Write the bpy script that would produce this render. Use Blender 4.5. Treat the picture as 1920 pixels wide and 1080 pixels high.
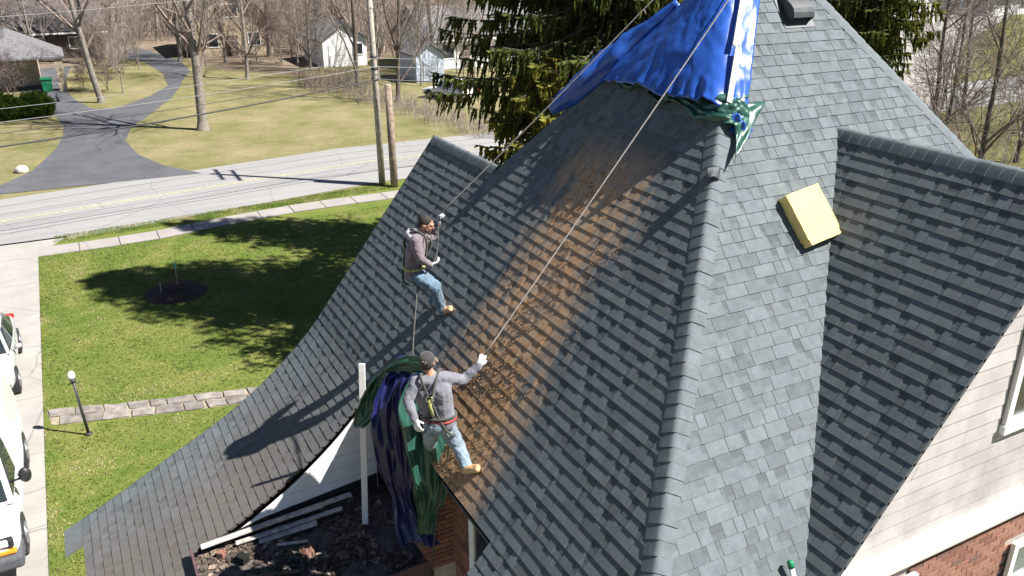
import bpy, math, random
from mathutils import Vector as V3, Matrix, Quaternion, noise
random.seed(7)
sc = bpy.context.scene
for o in list(bpy.data.objects): bpy.data.objects.remove(o)
R = math.radians
# ---------------------------------------------------------------- camera
CAMZ = 11.5
cam_data = bpy.data.cameras.new('camera')
cam = bpy.data.objects.new('camera', cam_data); sc.collection.objects.link(cam)
_p, _a = R(22.5), R(28.0)
_view = V3((-math.cos(_a)*math.cos(_p), math.sin(_a)*math.cos(_p), -math.sin(_p)))
cam.location = (0, 0, CAMZ)
cam.rotation_euler = _view.to_track_quat('-Z', 'Y').to_euler()
cam_data.sensor_width = 36; cam_data.lens = 1577/1920*36
cam_data.clip_start = .1; cam_data.clip_end = 3000
sc.camera = cam
# ---------------------------------------------------------------- sky and sun
SUN_EL = R(50.4)
SUN = V3((.645*math.cos(SUN_EL), .765*math.cos(SUN_EL), math.sin(SUN_EL))).normalized()
world = bpy.data.worlds.new('World'); sc.world = world; world.use_nodes = True
wn = world.node_tree; wn.nodes.clear()
sky = wn.nodes.new('ShaderNodeTexSky'); sky.sky_type = 'NISHITA'; sky.sun_disc = False
sky.sun_elevation = SUN_EL; sky.sun_rotation = math.atan2(SUN.x, SUN.y)
sky.air_density = .6; sky.dust_density = .1; sky.ozone_density = 1.0
bg = wn.nodes.new('ShaderNodeBackground'); bg.inputs[1].default_value = .05
wo = wn.nodes.new('ShaderNodeOutputWorld')
wn.links.new(sky.outputs[0], bg.inputs[0]); wn.links.new(bg.outputs[0], wo.inputs[0])
sl = bpy.data.lights.new('sun', 'SUN'); sl.energy = 5.0; sl.angle = R(.53); sl.color = (1, .965, .905)
so = bpy.data.objects.new('sun', sl); sc.collection.objects.link(so)
so.rotation_euler = SUN.to_track_quat('Z', 'Y').to_euler(); so.location = (20, 20, 40)
vs = sc.view_settings; vs.view_transform = 'Standard'; vs.look = 'None'; vs.gamma = 1; vs.use_curve_mapping = False
vs.exposure = 1.34
sc.render.engine = 'CYCLES'
# ---------------------------------------------------------------- helpers
COL = sc.collection
def setp(o, label=None, cat=None, group=None, kind=None):
    if label: o['label'] = label
    if cat: o['category'] = cat
    if group: o['group'] = group
    if kind: o['kind'] = kind
    return o
def empty(name, loc, label=None, cat=None, group=None, parent=None, rz=0):
    o = bpy.data.objects.new(name, None); COL.objects.link(o); o.location = loc; o.rotation_euler = (0, 0, rz)
    o.empty_display_size = .1
    if parent: o.parent = parent
    return setp(o, label, cat, group)
def link(name, me, parent=None, mat=None, smooth=False):
    if mat is not None and not me.materials: me.materials.append(mat)
    o = bpy.data.objects.new(name, me); COL.objects.link(o)
    if parent is not None:
        o.parent = parent
        o.matrix_parent_inverse = world_of(parent).inverted()
    return o
def world_of(o):
    m = Matrix.LocRotScale(o.location, o.rotation_euler, o.scale)
    if o.parent: m = world_of(o.parent) @ o.matrix_parent_inverse @ m
    return m
class MB:
    """collects faces (world coordinates) for ONE mesh object"""
    def __init__(s): s.v = []; s.f = []; s.c = []; s.m = []
    def face(s, pts, col=None, mi=0):
        n = len(s.v); s.v.extend(tuple(p) for p in pts); s.f.append(tuple(range(n, n+len(pts)))); s.c.append(col); s.m.append(mi)
    def add(s, vs, fs, col=None, mi=0):
        n = len(s.v); s.v.extend(tuple(p) for p in vs)
        for f in fs: s.f.append(tuple(i+n for i in f)); s.c.append(col); s.m.append(mi)
    def box(s, c, d, rot=None, col=None, taper=1.0, mi=0):
        hx, hy, hz = d[0]/2, d[1]/2, d[2]/2
        vs = [V3((x*(taper if z > 0 else 1), y*(taper if z > 0 else 1), z)) for x in (-hx, hx) for y in (-hy, hy) for z in (-hz, hz)]
        if rot is not None: vs = [rot @ v for v in vs]
        c = V3(c); s.add([v+c for v in vs], [(0,1,3,2),(4,6,7,5),(0,4,5,1),(2,3,7,6),(0,2,6,4),(1,5,7,3)], col, mi)
    def bx(s, x0, x1, y0, y1, z0, z1, col=None, mi=0):
        s.box(((x0+x1)/2, (y0+y1)/2, (z0+z1)/2), (x1-x0, y1-y0, z1-z0), None, col, 1, mi)
    def prism(s, poly, off, col=None, mi=0):
        """poly: list of points, off: extrusion vector"""
        n = len(poly); off = V3(off); a = [V3(p) for p in poly]; b = [p+off for p in a]
        s.add(a+b, [tuple(range(n))[::-1], tuple(range(n, 2*n))]+[(i, (i+1) % n, n+(i+1) % n, n+i) for i in range(n)], col, mi)
    def tube(s, pts, rad, n=6, col=None, cap=True, mi=0):
        pts = [V3(p) for p in pts]; k = len(pts)
        if not hasattr(rad, '__len__'): rad = [rad]*k
        vs = []; prev = None
        for i, p in enumerate(pts):
            d = (pts[min(i+1, k-1)]-pts[max(i-1, 0)])
            if d.length < 1e-9: d = V3((0, 0, 1))
            d.normalize()
            if prev is None:
                u = d.orthogonal().normalized()
            else:
                u = prev - d*prev.dot(d)
                u = u.normalized() if u.length > 1e-6 else d.orthogonal().normalized()
            prev = u; w = d.cross(u)
            for j in range(n):
                a = 2*math.pi*j/n
                vs.append(p+(u*math.cos(a)+w*math.sin(a))*rad[i])
        fs = [(i*n+j, i*n+(j+1) % n, (i+1)*n+(j+1) % n, (i+1)*n+j) for i in range(k-1) for j in range(n)]
        if cap: fs += [tuple(range(n))[::-1], tuple(range((k-1)*n, k*n))]
        s.add(vs, fs, col, mi)
    def ball(s, c, r, seg=10, rings=7, rot=None, col=None, mi=0):
        if not hasattr(r, '__len__'): r = (r, r, r)
        c = V3(c); vs = []
        for i in range(1, rings):
            th = math.pi*i/rings
            for j in range(seg):
                ph = 2*math.pi*j/seg
                vs.append(V3((r[0]*math.sin(th)*math.cos(ph), r[1]*math.sin(th)*math.sin(ph), r[2]*math.cos(th))))
        vs += [V3((0, 0, r[2])), V3((0, 0, -r[2]))]
        if rot is not None: vs = [rot @ v for v in vs]
        t, b = len(vs)-2, len(vs)-1
        fs = [(i*seg+j, (i+1)*seg+j, (i+1)*seg+(j+1) % seg, i*seg+(j+1) % seg) for i in range(rings-2) for j in range(seg)]
        fs += [(t, j, (j+1) % seg) for j in range(seg)]+[(b, (rings-2)*seg+(j+1) % seg, (rings-2)*seg+j) for j in range(seg)]
        s.add([v+c for v in vs], fs, col, mi)
    def capsule(s, a, b, ra, rb, n=12):
        """closed tapered tube with round ends"""
        a, b = V3(a), V3(b); d = (b-a); L = d.length; d = d/L if L > 1e-6 else V3((0, 0, 1))
        pts = []; rr = []
        for k in range(4):
            t = (k+.35)/4*math.pi/2; pts.append(a-d*ra*math.cos(t)); rr.append(ra*math.sin(t))
        pts.append(a); rr.append(ra); pts.append(b); rr.append(rb)
        for k in range(3, -1, -1):
            t = (k+.35)/4*math.pi/2; pts.append(b+d*rb*math.cos(t)); rr.append(rb*math.sin(t))
        s.tube(pts, rr, n)
    def mesh(s, name, smooth=False, origin=None):
        me = bpy.data.meshes.new(name)
        vs = s.v
        if origin is not None: vs = [(v[0]-origin[0], v[1]-origin[1], v[2]-origin[2]) for v in vs]
        me.from_pydata(vs, [], s.f)
        if any(c is not None for c in s.c):
            at = me.attributes.new('tint', 'FLOAT_COLOR', 'FACE')
            buf = []
            for c in s.c:
                c = (1, 1, 1) if c is None else c
                buf += [c[0], c[1], c[2], 1]
            at.data.foreach_set('color', buf)
        if any(s.m): me.polygons.foreach_set('material_index', s.m)
        if smooth: me.polygons.foreach_set('use_smooth', [True]*len(me.polygons))
        me.update()
        return me
    def build(s, name, mat, parent=None, smooth=False, origin=None, kind=None):
        if origin is None:
            xs = [v[0] for v in s.v]; ys = [v[1] for v in s.v]; zs = [v[2] for v in s.v]
            origin = ((min(xs)+max(xs))/2, (min(ys)+max(ys))/2, min(zs))
        me = s.mesh(name, smooth, origin)
        for m in (mat if isinstance(mat, (list, tuple)) else [mat]): me.materials.append(m)
        o = bpy.data.objects.new(name, me); COL.objects.link(o); o.location = origin
        if parent is not None:
            o.parent = parent; o.matrix_parent_inverse = world_of(parent).inverted()
        if kind: o['kind'] = kind
        return o
def bevel(o, w=.01, seg=2):
    m = o.modifiers.new('b', 'BEVEL'); m.width = w; m.segments = seg; m.limit_method = 'ANGLE'; m.angle_limit = R(40)
    return o
def copy_tree(o, parent=None):
    c = o.copy(); COL.objects.link(c); c.parent = parent
    for ch in [x for x in bpy.data.objects if x.parent == o]: copy_tree(ch, c)
    return c
def frame(z, x):
    z = V3(z).normalized(); x = V3(x); x = (x-z*x.dot(z)).normalized(); y = z.cross(x)
    return Matrix((x, y, z)).transposed()
def fbm(x, y, z=0, o=3):
    return noise.fractal(V3((x, y, z)), 1.0, 2.0, o)
# ---------------------------------------------------------------- materials
def nodes(name):
    m = bpy.data.materials.new(name); m.use_nodes = True
    nt = m.node_tree; b = nt.nodes['Principled BSDF']
    return m, nt, b
def N(nt, t, **k):
    n = nt.nodes.new(t)
    for a, v in k.items(): setattr(n, a, v)
    return n
def ramp(nt, fac, stops, interp='LINEAR'):
    r = N(nt, 'ShaderNodeValToRGB'); r.color_ramp.interpolation = interp
    while len(r.color_ramp.elements) < len(stops): r.color_ramp.elements.new(.5)
    for e, (p, c) in zip(r.color_ramp.elements, stops):
        e.position = p; e.color = (c[0], c[1], c[2], 1) if hasattr(c, '__len__') else (c, c, c, 1)
    nt.links.new(fac, r.inputs[0]); return r.outputs[0]
def mix(nt, a, b, fac, mode='MIX'):
    n = N(nt, 'ShaderNodeMix', data_type='RGBA', blend_type=mode)
    for s, v in ((6, a), (7, b), (0, fac)):
        if hasattr(v, 'is_output'): nt.links.new(v, n.inputs[s])
        elif s == 0: n.inputs[0].default_value = v
        else: n.inputs[s].default_value = (v[0], v[1], v[2], 1)
    return n.outputs[2]
def nz(nt, scale, detail=4, rough=.55, vec=None, dist=0):
    n = N(nt, 'ShaderNodeTexNoise'); n.inputs['Scale'].default_value = scale; n.inputs['Detail'].default_value = detail
    n.inputs['Roughness'].default_value = rough; n.inputs['Distortion'].default_value = dist
    if vec is not None: nt.links.new(vec, n.inputs['Vector'])
    return n.outputs[0]
def wpos(nt): return N(nt, 'ShaderNodeNewGeometry').outputs['Position']
def mapp(nt, vec, scale=(1, 1, 1), rot=(0, 0, 0), loc=(0, 0, 0)):
    n = N(nt, 'ShaderNodeMapping'); n.inputs['Scale'].default_value = scale; n.inputs['Rotation'].default_value = rot; n.inputs['Location'].default_value = loc
    nt.links.new(vec, n.inputs['Vector']); return n.outputs[0]
def bump(nt, b, h, strength=.3, dist=.01):
    n = N(nt, 'ShaderNodeBump'); n.inputs['Strength'].default_value = strength; n.inputs['Distance'].default_value = dist
    nt.links.new(h, n.inputs['Height']); nt.links.new(n.outputs[0], b.inputs['Normal'])
def math_(nt, op, a, b=None, c=None, clamp=False):
    n = N(nt, 'ShaderNodeMath', operation=op, use_clamp=clamp)
    for i, v in enumerate((a, b, c)):
        if v is None: continue
        if hasattr(v, 'is_output'): nt.links.new(v, n.inputs[i])
        else: n.inputs[i].default_value = v
    return n.outputs[0]
def plain(name, col, rough=.7, var=.15, scale=6, bumps=.15, metal=0, bscale=None, dist=.01, spec=None, tint=False):
    """procedural material: base colour varied by noise, with fine relief"""
    m, nt, b = nodes(name); p = wpos(nt)
    n1 = nz(nt, scale, 5, .6, p)
    lo = [max(0, c*(1-var*1.6)) for c in col]; hi = [min(1, c*(1+var*1.6)) for c in col]
    c = ramp(nt, n1, [(.3, lo), (.7, hi)])
    if tint:
        a = N(nt, 'ShaderNodeAttribute', attribute_name='tint'); c = mix(nt, c, a.outputs[0], 1, 'MULTIPLY')
    nt.links.new(c, b.inputs['Base Color'])
    b.inputs['Roughness'].default_value = rough; b.inputs['Metallic'].default_value = metal
    if spec is not None: b.inputs['Specular IOR Level'].default_value = spec
    if bumps: bump(nt, b, nz(nt, bscale or scale*6, 4, .6, p), bumps, dist)
    return m
# ================================================================ MATERIALS
def shingle_mat():
    m, nt, b = nodes('asphalt_shingle'); p = wpos(nt)
    a = N(nt, 'ShaderNodeAttribute', attribute_name='tint')
    g = nz(nt, 160, 3, .7, p); g2 = nz(nt, 9, 4, .6, p)
    base = mix(nt, (.088, .104, .113), (.150, .168, .176), ramp(nt, g, [(.3, 0), (.7, 1)]))
    base = mix(nt, base, a.outputs[0], 1, 'MULTIPLY')
    base = mix(nt, base, ramp(nt, g2, [(.3, .82), (.7, 1.1)]), 1, 'MULTIPLY')
    # rust-brown earth that slid down the front slope below the tarp
    sx = N(nt, 'ShaderNodeSeparateXYZ'); nt.links.new(p, sx.inputs[0]); X, Y = sx.outputs[0], sx.outputs[1]
    # it slid straight down the slope, between x = -9.3 and -7.2
    xc = math_(nt, 'MULTIPLY_ADD', Y, -.12, -7.68)
    d = math_(nt, 'ABSOLUTE', math_(nt, 'SUBTRACT', X, xc))
    w = math_(nt, 'MULTIPLY_ADD', Y, .0, 1.28)
    core = math_(nt, 'SUBTRACT', 1.0, math_(nt, 'DIVIDE', d, w))
    streak = nz(nt, 1.0, 5, .65, mapp(nt, p, (5.5, 1.6, 1.2)))
    fine = nz(nt, 26, 4, .7, p)
    mm = math_(nt, 'ADD', math_(nt, 'MULTIPLY', core, 1.0), math_(nt, 'MULTIPLY', math_(nt, 'SUBTRACT', streak, .5), 2.3))
    mm = math_(nt, 'ADD', mm, math_(nt, 'MULTIPLY', math_(nt, 'SUBTRACT', fine, .5), 1.0))
    lowy = ramp(nt, math_(nt, 'MULTIPLY', math_(nt, 'SUBTRACT', 4.6, Y), .7, clamp=True), [(0, 0), (1, .5)])
    mm = math_(nt, 'ADD', mm, lowy)
    top = ramp(nt, math_(nt, 'MULTIPLY', math_(nt, 'SUBTRACT', 6.12, Y), 2.2, clamp=True), [(0, 0), (1, 1)])
    mm = math_(nt, 'MULTIPLY', ramp(nt, mm, [(.16, 0), (.7, 1)]), top)
    lim = ramp(nt, math_(nt, 'MULTIPLY', core, 1.7, clamp=True), [(0, 0), (1, 1)])
    dust = math_(nt, 'MULTIPLY', math_(nt, 'MULTIPLY', mm, lim), .82)
    blot = math_(nt, 'ADD', math_(nt, 'MULTIPLY', nz(nt, 5.5, 6, .72, mapp(nt, p, (1.25, .8, .8)), .6), 1.0), math_(nt, 'MULTIPLY', lowy, .30))
    mm = math_(nt, 'MULTIPLY', math_(nt, 'MULTIPLY', mm, lim), ramp(nt, blot, [(.44, 0), (.56, .95)]))
    dirt = ramp(nt, nz(nt, 14, 4, .6, p), [(.3, (.22, .12, .06)), (.5, (.38, .22, .11)), (.75, (.54, .35, .20))])
    # thin brown film on the low swept slope
    film = math_(nt, 'MULTIPLY', ramp(nt, math_(nt, 'MULTIPLY', math_(nt, 'SUBTRACT', 3.6, Y), .5, clamp=True), [(0, 0), (1, 1)]),
                 ramp(nt, math_(nt, 'MULTIPLY_ADD', nz(nt, 1.2, 4, .6, p), 1.0, math_(nt, 'MULTIPLY_ADD', X, .35, 4.30)), [(.2, 0), (.8, .7)]))
    film = math_(nt, 'MULTIPLY', film, ramp(nt, math_(nt, 'SUBTRACT', -8.0, X, clamp=True), [(0, 0), (.2, 1)]))
    c = mix(nt, base, (.125, .102, .086), film)
    c = mix(nt, c, (.40, .29, .20), dust)
    c = mix(nt, c, dirt, mm)
    nt.links.new(c, b.inputs['Base Color']); b.inputs['Roughness'].default_value = .9
    b.inputs['Specular IOR Level'].default_value = .25
    bump(nt, b, g, .35, .002)
    return m
def brick_piece_mat():
    m, nt, b = nodes('fired_brick'); p = wpos(nt); oi = N(nt, 'ShaderNodeObjectInfo')
    c = ramp(nt, oi.outputs['Random'], [(0, (.17, .075, .052)), (.35, (.25, .115, .078)), (.7, (.29, .145, .10)), (.9, (.21, .105, .08)), (1, (.12, .07, .06))])
    c = mix(nt, c, ramp(nt, nz(nt, 35, 5, .7, p), [(.3, .7), (.7, 1.2)]), 1, 'MULTIPLY')
    nt.links.new(c, b.inputs['Base Color']); b.inputs['Roughness'].default_value = .9
    bump(nt, b, nz(nt, 120, 4, .6, p), .4, .004); return m
def brick_wall_mat():
    m, nt, b = nodes('brickwork_far'); tc = N(nt, 'ShaderNodeTexCoord'); br = N(nt, 'ShaderNodeTexBrick')
    br.inputs['Scale'].default_value = 1; br.inputs['Brick Width'].default_value = .21; br.inputs['Row Height'].default_value = .075
    br.inputs['Mortar Size'].default_value = .01; br.inputs['Color1'].default_value = (.28, .09, .05, 1); br.inputs['Color2'].default_value = (.2, .07, .045, 1); br.inputs['Mortar'].default_value = (.4, .36, .32, 1)
    s = N(nt, 'ShaderNodeSeparateXYZ'); nt.links.new(wpos(nt), s.inputs[0]); c = N(nt, 'ShaderNodeCombineXYZ')
    nt.links.new(math_(nt, 'ADD', s.outputs[0], s.outputs[1]), c.inputs[0]); nt.links.new(s.outputs[2], c.inputs[1])
    nt.links.new(c.outputs[0], br.inputs['Vector']); nt.links.new(br.outputs[0], b.inputs['Base Color'])
    b.inputs['Roughness'].default_value = .9; return m
def glass_mat(name, col=(.02, .03, .04), rough=.05):
    m, nt, b = nodes(name); p = wpos(nt)
    c = ramp(nt, nz(nt, 2, 3, .5, p), [(.3, [v*.7 for v in col]), (.7, [v*1.3 for v in col])])
    nt.links.new(c, b.inputs['Base Color'])
    b.inputs['Roughness'].default_value = rough; b.inputs['Specular IOR Level'].default_value = .8; return m
M = {}
M['shingle'] = shingle_mat()
M['brick'] = brick_piece_mat()
M['brickwall'] = brick_wall_mat()
M['mortar'] = plain('mortar', (.42, .38, .34), .95, .15, 12, .4)
M['deck'] = plain('roof_board', (.06, .058, .058), .9, .2, 8)
M['siding'] = plain('white_painted_siding', (.40, .37, .36), .75, .16, 1.6, .12, bscale=30, dist=.004)
M['trim'] = plain('white_trim_paint', (.8, .79, .77), .6, .04, 3, .08)
M['glass'] = glass_mat('window_glass')
M['dark'] = plain('dark_interior', (.015, .014, .014), .9, .2, 3)
M['flash'] = plain('black_flashing', (.018, .019, .022), .6, .3, 5, .2)
M['brownmetal'] = plain('brown_fascia_metal', (.095, .055, .06), .5, .2, 4, .1)
M['ventblack'] = plain('vent_dark_plastic', (.05, .056, .06), .55, .2, 9, .1)
# ================================================================ HOUSE
T = 1.28
CE = .143                      # exposure of one shingle course
house = empty('house', (-8.5, 7, 0), 'large brick house with steep dark grey shingled roof that two men stand on', 'house')
# ---- profile of the front slope (y, z), swept at its foot
_pts = [(-.95, 2.80), (-.17, 3.185), (.56, 3.575), (1.29, 3.955), (1.95, 4.37), (2.45, 4.755), (2.86, 5.135), (3.23, 5.535)]
def cat(p0, p1, p2, p3, t):
    return .5*((2*p1)+(-p0+p2)*t+(2*p0-5*p1+4*p2-p3)*t*t+(-p0+3*p1-3*p2+p3)*t**3)
prof = []
_e = [(2*_pts[0][0]-_pts[1][0], 2*_pts[0][1]-_pts[1][1])]+_pts+[(4.0, 5.535+.77*T)]
for i in range(1, len(_e)-2):
    for k in range(12):
        t = k/12; prof.append(tuple(cat(_e[i-1][c], _e[i][c], _e[i+1][c], _e[i+2][c], t) for c in (0, 1)))
prof.append(_pts[-1])
arc = [0]
for a_, b_ in zip(prof, prof[1:]): arc.append(arc[-1]+math.dist(a_, b_))
arc = [a_-arc[-1] for a_ in arc]          # s = 0 at the notch edge y = 3.23
LS = math.hypot(1, T)
def A_at(s):
    """y, z, and slope angle of the front slope at arclength s"""
    if s >= 0: return 3.23+s/LS, 5.535+s*T/LS, math.atan(T)
    i = 0
    while i < len(arc)-2 and arc[i+1] < s: i += 1
    t = (s-arc[i])/(arc[i+1]-arc[i]); p, q = prof[i], prof[i+1]
    return p[0]+(q[0]-p[0])*t, p[1]+(q[1]-p[1])*t, math.atan2(q[1]-p[1], q[0]-p[0])
class SlopeA:
    e = V3((1, 0, 0)); flip = 1
    def P(s, e, q, h):
        y, z, a = A_at(q); return V3((e, y-math.sin(a)*h, z+math.cos(a)*h))
    def up(s, q):
        a = A_at(q)[2]; return V3((0, math.cos(a), math.sin(a)))
    def rng(s): return arc[0]+.001, 3.23*0+(7.72-3.23)*LS
    def iv(s, q0, q1):
        y0, y1 = A_at(q0)[0], A_at(q1)[0]; ym = (y0+y1)/2
        hip = lambda y: -.725-y
        if ym > 5.47: return [(-16.17+y0, hip(y0), -16.17+y1, hip(y1))]
        if ym > 3.23: return [(-13.1, hip(y0), -13.1, hip(y1))]
        out = []
        if ym > .55: out.append((-13.1, -10.4, -13.1, -10.4))
        else: out.append((-13.1, -8.44, -13.1, -8.44))
        if ym > 2.83: out.append((-6.55, hip(y0), -6.55, hip(y1)))
        return out
class SlopeB:
    e = V3((0, 1, 0)); flip = 1
    def x(s, q): return -3.75-q/LS
    def P(s, e, q, h):
        x = s.x(q); n = V3((T, 0, 1))/LS
        return V3((x, e, 7.57-T*(x+5.545)))+n*h
    def up(s, q): return V3((-1, 0, T))/LS
    def rng(s): return 0, (8.45-3.75)*LS
    def iv(s, q0, q1):
        x0, x1 = s.x(q0), s.x(q1); xm = (x0+x1)/2
        if xm < -7.0: return [(-.725-x0, x0+16.82, -.725-x1, x1+16.82)]
        return [(-.725-x0, 1.14-x0, -.725-x1, 1.14-x1), (15.12+x0, x0+16.82, 15.12+x1, x1+16.82)]
class SlopeC:
    e = V3((1, 0, 0)); flip = 1
    def y(s, q): return 8.13-(4.4-q)/LS
    def P(s, e, q, h):
        y = s.y(q); return V3((e, y, 9.42+T*(y-8.13)))+V3((0, -T, 1))/LS*h
    def up(s, q): return V3((0, 1, T))/LS
    def rng(s): return -.45, 4.4
    def iv(s, q0, q1):
        y0, y1 = s.y(q0), s.y(q1)
        return [(min(1.14-y0, -4.01), -4.0, min(1.14-y1, -4.01), -4.0)]
class SlopeG:
    """a plain slope: ridge line from p along e, falling towards dn; used for the faces turned away"""
    def __init__(s, p, e, dn, iv, L): s.p, s.e, s.dn, s._iv, s.L = V3(p), V3(e), V3(dn), iv, L; s.flip = 1
    def P(s, e, q, h):
        d = (s.L-q)/LS; n = (s.dn*T+V3((0, 0, 1)))/LS
        return s.p+s.e*e+s.dn*d-V3((0, 0, T*d))+n*h
    def up(s, q): return (V3((0, 0, T))-s.dn)/LS
    def rng(s): return 0, s.L
    def iv(s, q0, q1): return s._iv((s.L-q0)/LS, (s.L-q1)/LS)
rg = random.Random(3)
def tint():
    v = rg.choice((.84, .90, .95, 1.0, 1.0, 1.04, 1.09)); w = rg.choice((-.02, 0, .02))
    return (v*(1+w), v, v*(1-w))
def clip(poly, iv, q0, q1):
    l0, r0, l1, r1 = iv
    for sgn, a0, a1 in ((1, l0, l1), (-1, r0, r1)):
        out = []
        f = lambda p: sgn*(p[0]-(a0+(a1-a0)*(p[1]-q0)/(q1-q0)))
        for i in range(len(poly)):
            a, b = poly[i], poly[(i+1) % len(poly)]; fa, fb = f(a), f(b)
            if fa >= 0: out.append(a)
            if fa*fb < 0: t = fa/(fa-fb); out.append((a[0]+(b[0]-a[0])*t, a[1]+(b[1]-a[1])*t))
        poly = out
        if len(poly) < 3: return None
    return poly
deck = MB(); rest = MB(); singles = []
BASE_H, TAB_H = .0092, .0046
camp = V3((0, 0, CAMZ)); _rt = V3((math.sin(_a), math.cos(_a), 0)); _upv = _rt.cross(_view)
def pix(P):
    d = V3(P)-camp; k = d.dot(_view); return 960+1577*d.dot(_rt)/k, 540-1577*d.dot(_upv)/k, k
def lay(S, start=None, detail=True):
    lo, hi = S.rng(); q = start if start is not None else lo
    while q-CE > lo: q -= CE
    while q < hi-.02:
        q0, q1 = q, min(q+CE, hi)
        if q0 < lo: q0 = lo
        qs = min(q1+.03, hi+.001)
        for iv in S.iv(q0, q1):
            l0, r0, l1, r1 = iv
            if r0-l0 < .02 and r1-l1 < .02: continue
            k = (qs-q0)/(q1-q0); L1, R1 = l0+(l1-l0)*k, r0+(r1-r0)*k
            # sheathing under this course
            P = S.P
            c8 = [P(l0, q0, -.03), P(r0, q0, -.03), P(R1, qs, -.03), P(L1, qs, -.03), P(l0, q0, -.003), P(r0, q0, -.003), P(R1, qs, -.003), P(L1, qs, -.003)]
            deck.add(c8, [(3,2,1,0),(4,5,6,7),(0,1,5,4),(1,2,6,5),(2,3,7,6),(3,0,4,7)])
            # exposed base layer, cut into metre-long shingles
            e = min(l0, L1)-rg.uniform(0, .9)
            while e < max(r0, R1):
                e2 = e+rg.uniform(.9, 1.05); tn = tint(); tn = tuple(v*.95 for v in tn)
                jog = rg.uniform(-.004, .004)
                pl = clip([(e, q0), (e2-.002, q0), (e2-.002, qs), (e, qs)], iv if k == 1 else (l0, r0, L1, R1), q0, qs)
                if pl:
                    hf = lambda s_: BASE_H*(1-(s_-q0)/(qs-q0)*.93)
                    # the factory-blended darker band across the upper half of the exposed base layer
                    qm = q0+(q1-q0)*rg.uniform(.36, .52)
                    if qm < qs:
                        m0, m1 = e, e2-.002; a0, a1_ = l0+(L1-l0)*(qm-q0)/(qs-q0), r0+(R1-r0)*(qm-q0)/(qs-q0)
                        pu = clip([(m0, qm), (m1, qm), (m1, qs), (m0, qs)], (a0, a1_, L1, R1), qm, qs)
                        if pu: rest.face([P(a, s_, hf(s_)+.0006) for a, s_ in pu], tuple(v*.82 for v in tn))
                    top = [P(a, s_+(jog if s_ == q0 else 0), hf(s_)) for a, s_ in pl]
                    rest.face(top, tn)
                    n = len(pl)
                    for i in range(n):
                        j = (i+1) % n
                        rest.face([P(pl[i][0], pl[i][1], -.003), P(pl[j][0], pl[j][1], -.003), top[j], top[i]], tn)
                e = e2
            # raised tabs
            e = min(l0, L1)-rg.uniform(0, .3)
            while e < max(r0, R1):
                w = rg.choice((.11, .14, .17, .20, .24, .28, .33)); g = rg.choice((.005, .006, .007, .05, .08, .11, .14))
                full = [(e, q0), (e+w, q0), (e+w-.006, qs), (e+.006, qs)]
                inside = e > max(l0, L1)+.01 and e+w < min(r0, R1)-.01
                c = P(e+w/2, (q0+q1)/2, .01)
                x, y, kk = pix(c)
                if inside and abs(q1-q0-CE) < 1e-6 and detail and -10 < x < 1930 and -10 < y < 1090:
                    n = S.e.cross(S.up(q0+.07)); vd = (camp-c).normalized()
                    hid = (c.y > 6.45 and c.x < -6.9) or (740 < x < 860 and 660 < y < 960)
                    area = 0 if hid else w*CE*abs(n.dot(vd))/(kk*kk)
                    singles.append((area, S, e, w, q0, qs))
                else:
                    pl = clip(full, (l0, r0, L1, R1), q0, qs)
                    if pl: tab(rest, S, pl, q0, qs, tint())
                e += w+g
        q += CE
def tab(mb, S, pl, q0, qs, tn):
    P = S.P; hb = lambda s_: BASE_H*(1-(s_-q0)/(qs-q0)*.93)
    top = [P(a, s_, hb(s_)+TAB_H*(1 if s_ < (q0+qs)/2 else .6)) for a, s_ in pl]; bot = [P(a, s_, hb(s_)-.001) for a, s_ in pl]
    mb.face(top, tn); n = len(pl)
    for i in range(n):
        j = (i+1) % n; mb.face([bot[i], bot[j], top[j], top[i]], tn)
SA, SB, SC = SlopeA(), SlopeB(), SlopeC()
lay(SA, 0.0); lay(SB); lay(SC, 4.4-CE*30)
# faces turned away from the camera
lay(SlopeG((-8.45, 0, 11.285), (0, 1, 0), (-1, 0, 0), lambda a, b: [(7.72-a, 8.37+a, 7.72-b, 8.37+b)], 3.6), detail=False)
lay(SlopeG((-8.45, 8.37, 11.285), (1, 0, 0), (0, 1, 0), lambda a, b: [(-a, a, -b, b)], 4.0*LS), detail=False)
lay(SlopeG((0, 5.48, 8.43), (1, 0, 0), (0, 1, 0), lambda a, b: [(-13.1, -10.72, -13.1, -10.72)], 2.6*LS), detail=False)
lay(SlopeG((0, 8.13, 9.42), (1, 0, 0), (0, 1, 0), lambda a, b: [(-6.99+a, -4.0, -6.99+b, -4.0)], 2.9*LS), detail=False)
roof = deck.build('roof', M['deck'], house)
singles.sort(key=lambda t: -t[0])
cache = {}
for i, (ar, S, e, w, q0, qs) in enumerate(singles):
    if i < 300:
        ti = rg.randrange(8)
        key = (w, ti)
        if key not in cache:
            tn = tint(); b = MB(); L = qs-q0
            h0, h1 = BASE_H+TAB_H, BASE_H*.07+TAB_H*.6
            tp = [(0, 0, h0), (w, 0, h0), (w-.006, L, h1), (.006, L, h1)]; bt = [(p[0], p[1], p[2]-.005) for p in tp]
            b.face(tp, tn)
            for a_ in range(4): c_ = (a_+1) % 4; b.face([bt[a_], bt[c_], tp[c_], tp[a_]], tn)
            me = b.mesh('shingle'); me.materials.append(M['shingle']); cache[key] = me
        up = S.up(q0+.07); ex = S.e; n = ex.cross(up)
        o = bpy.data.objects.new('shingle', cache[key]); COL.objects.link(o)
        rot = Matrix((ex, up, n)).transposed()
        o.matrix_world = Matrix.Translation(S.P(e, q0, 0)) @ rot.to_4x4()
        o.parent = roof; o.matrix_parent_inverse = world_of(roof).inverted()
    else:
        tab(rest, S, [(e, q0), (e+w, q0), (e+w-.006, qs), (e+.006, qs)], q0, qs, tint())
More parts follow.
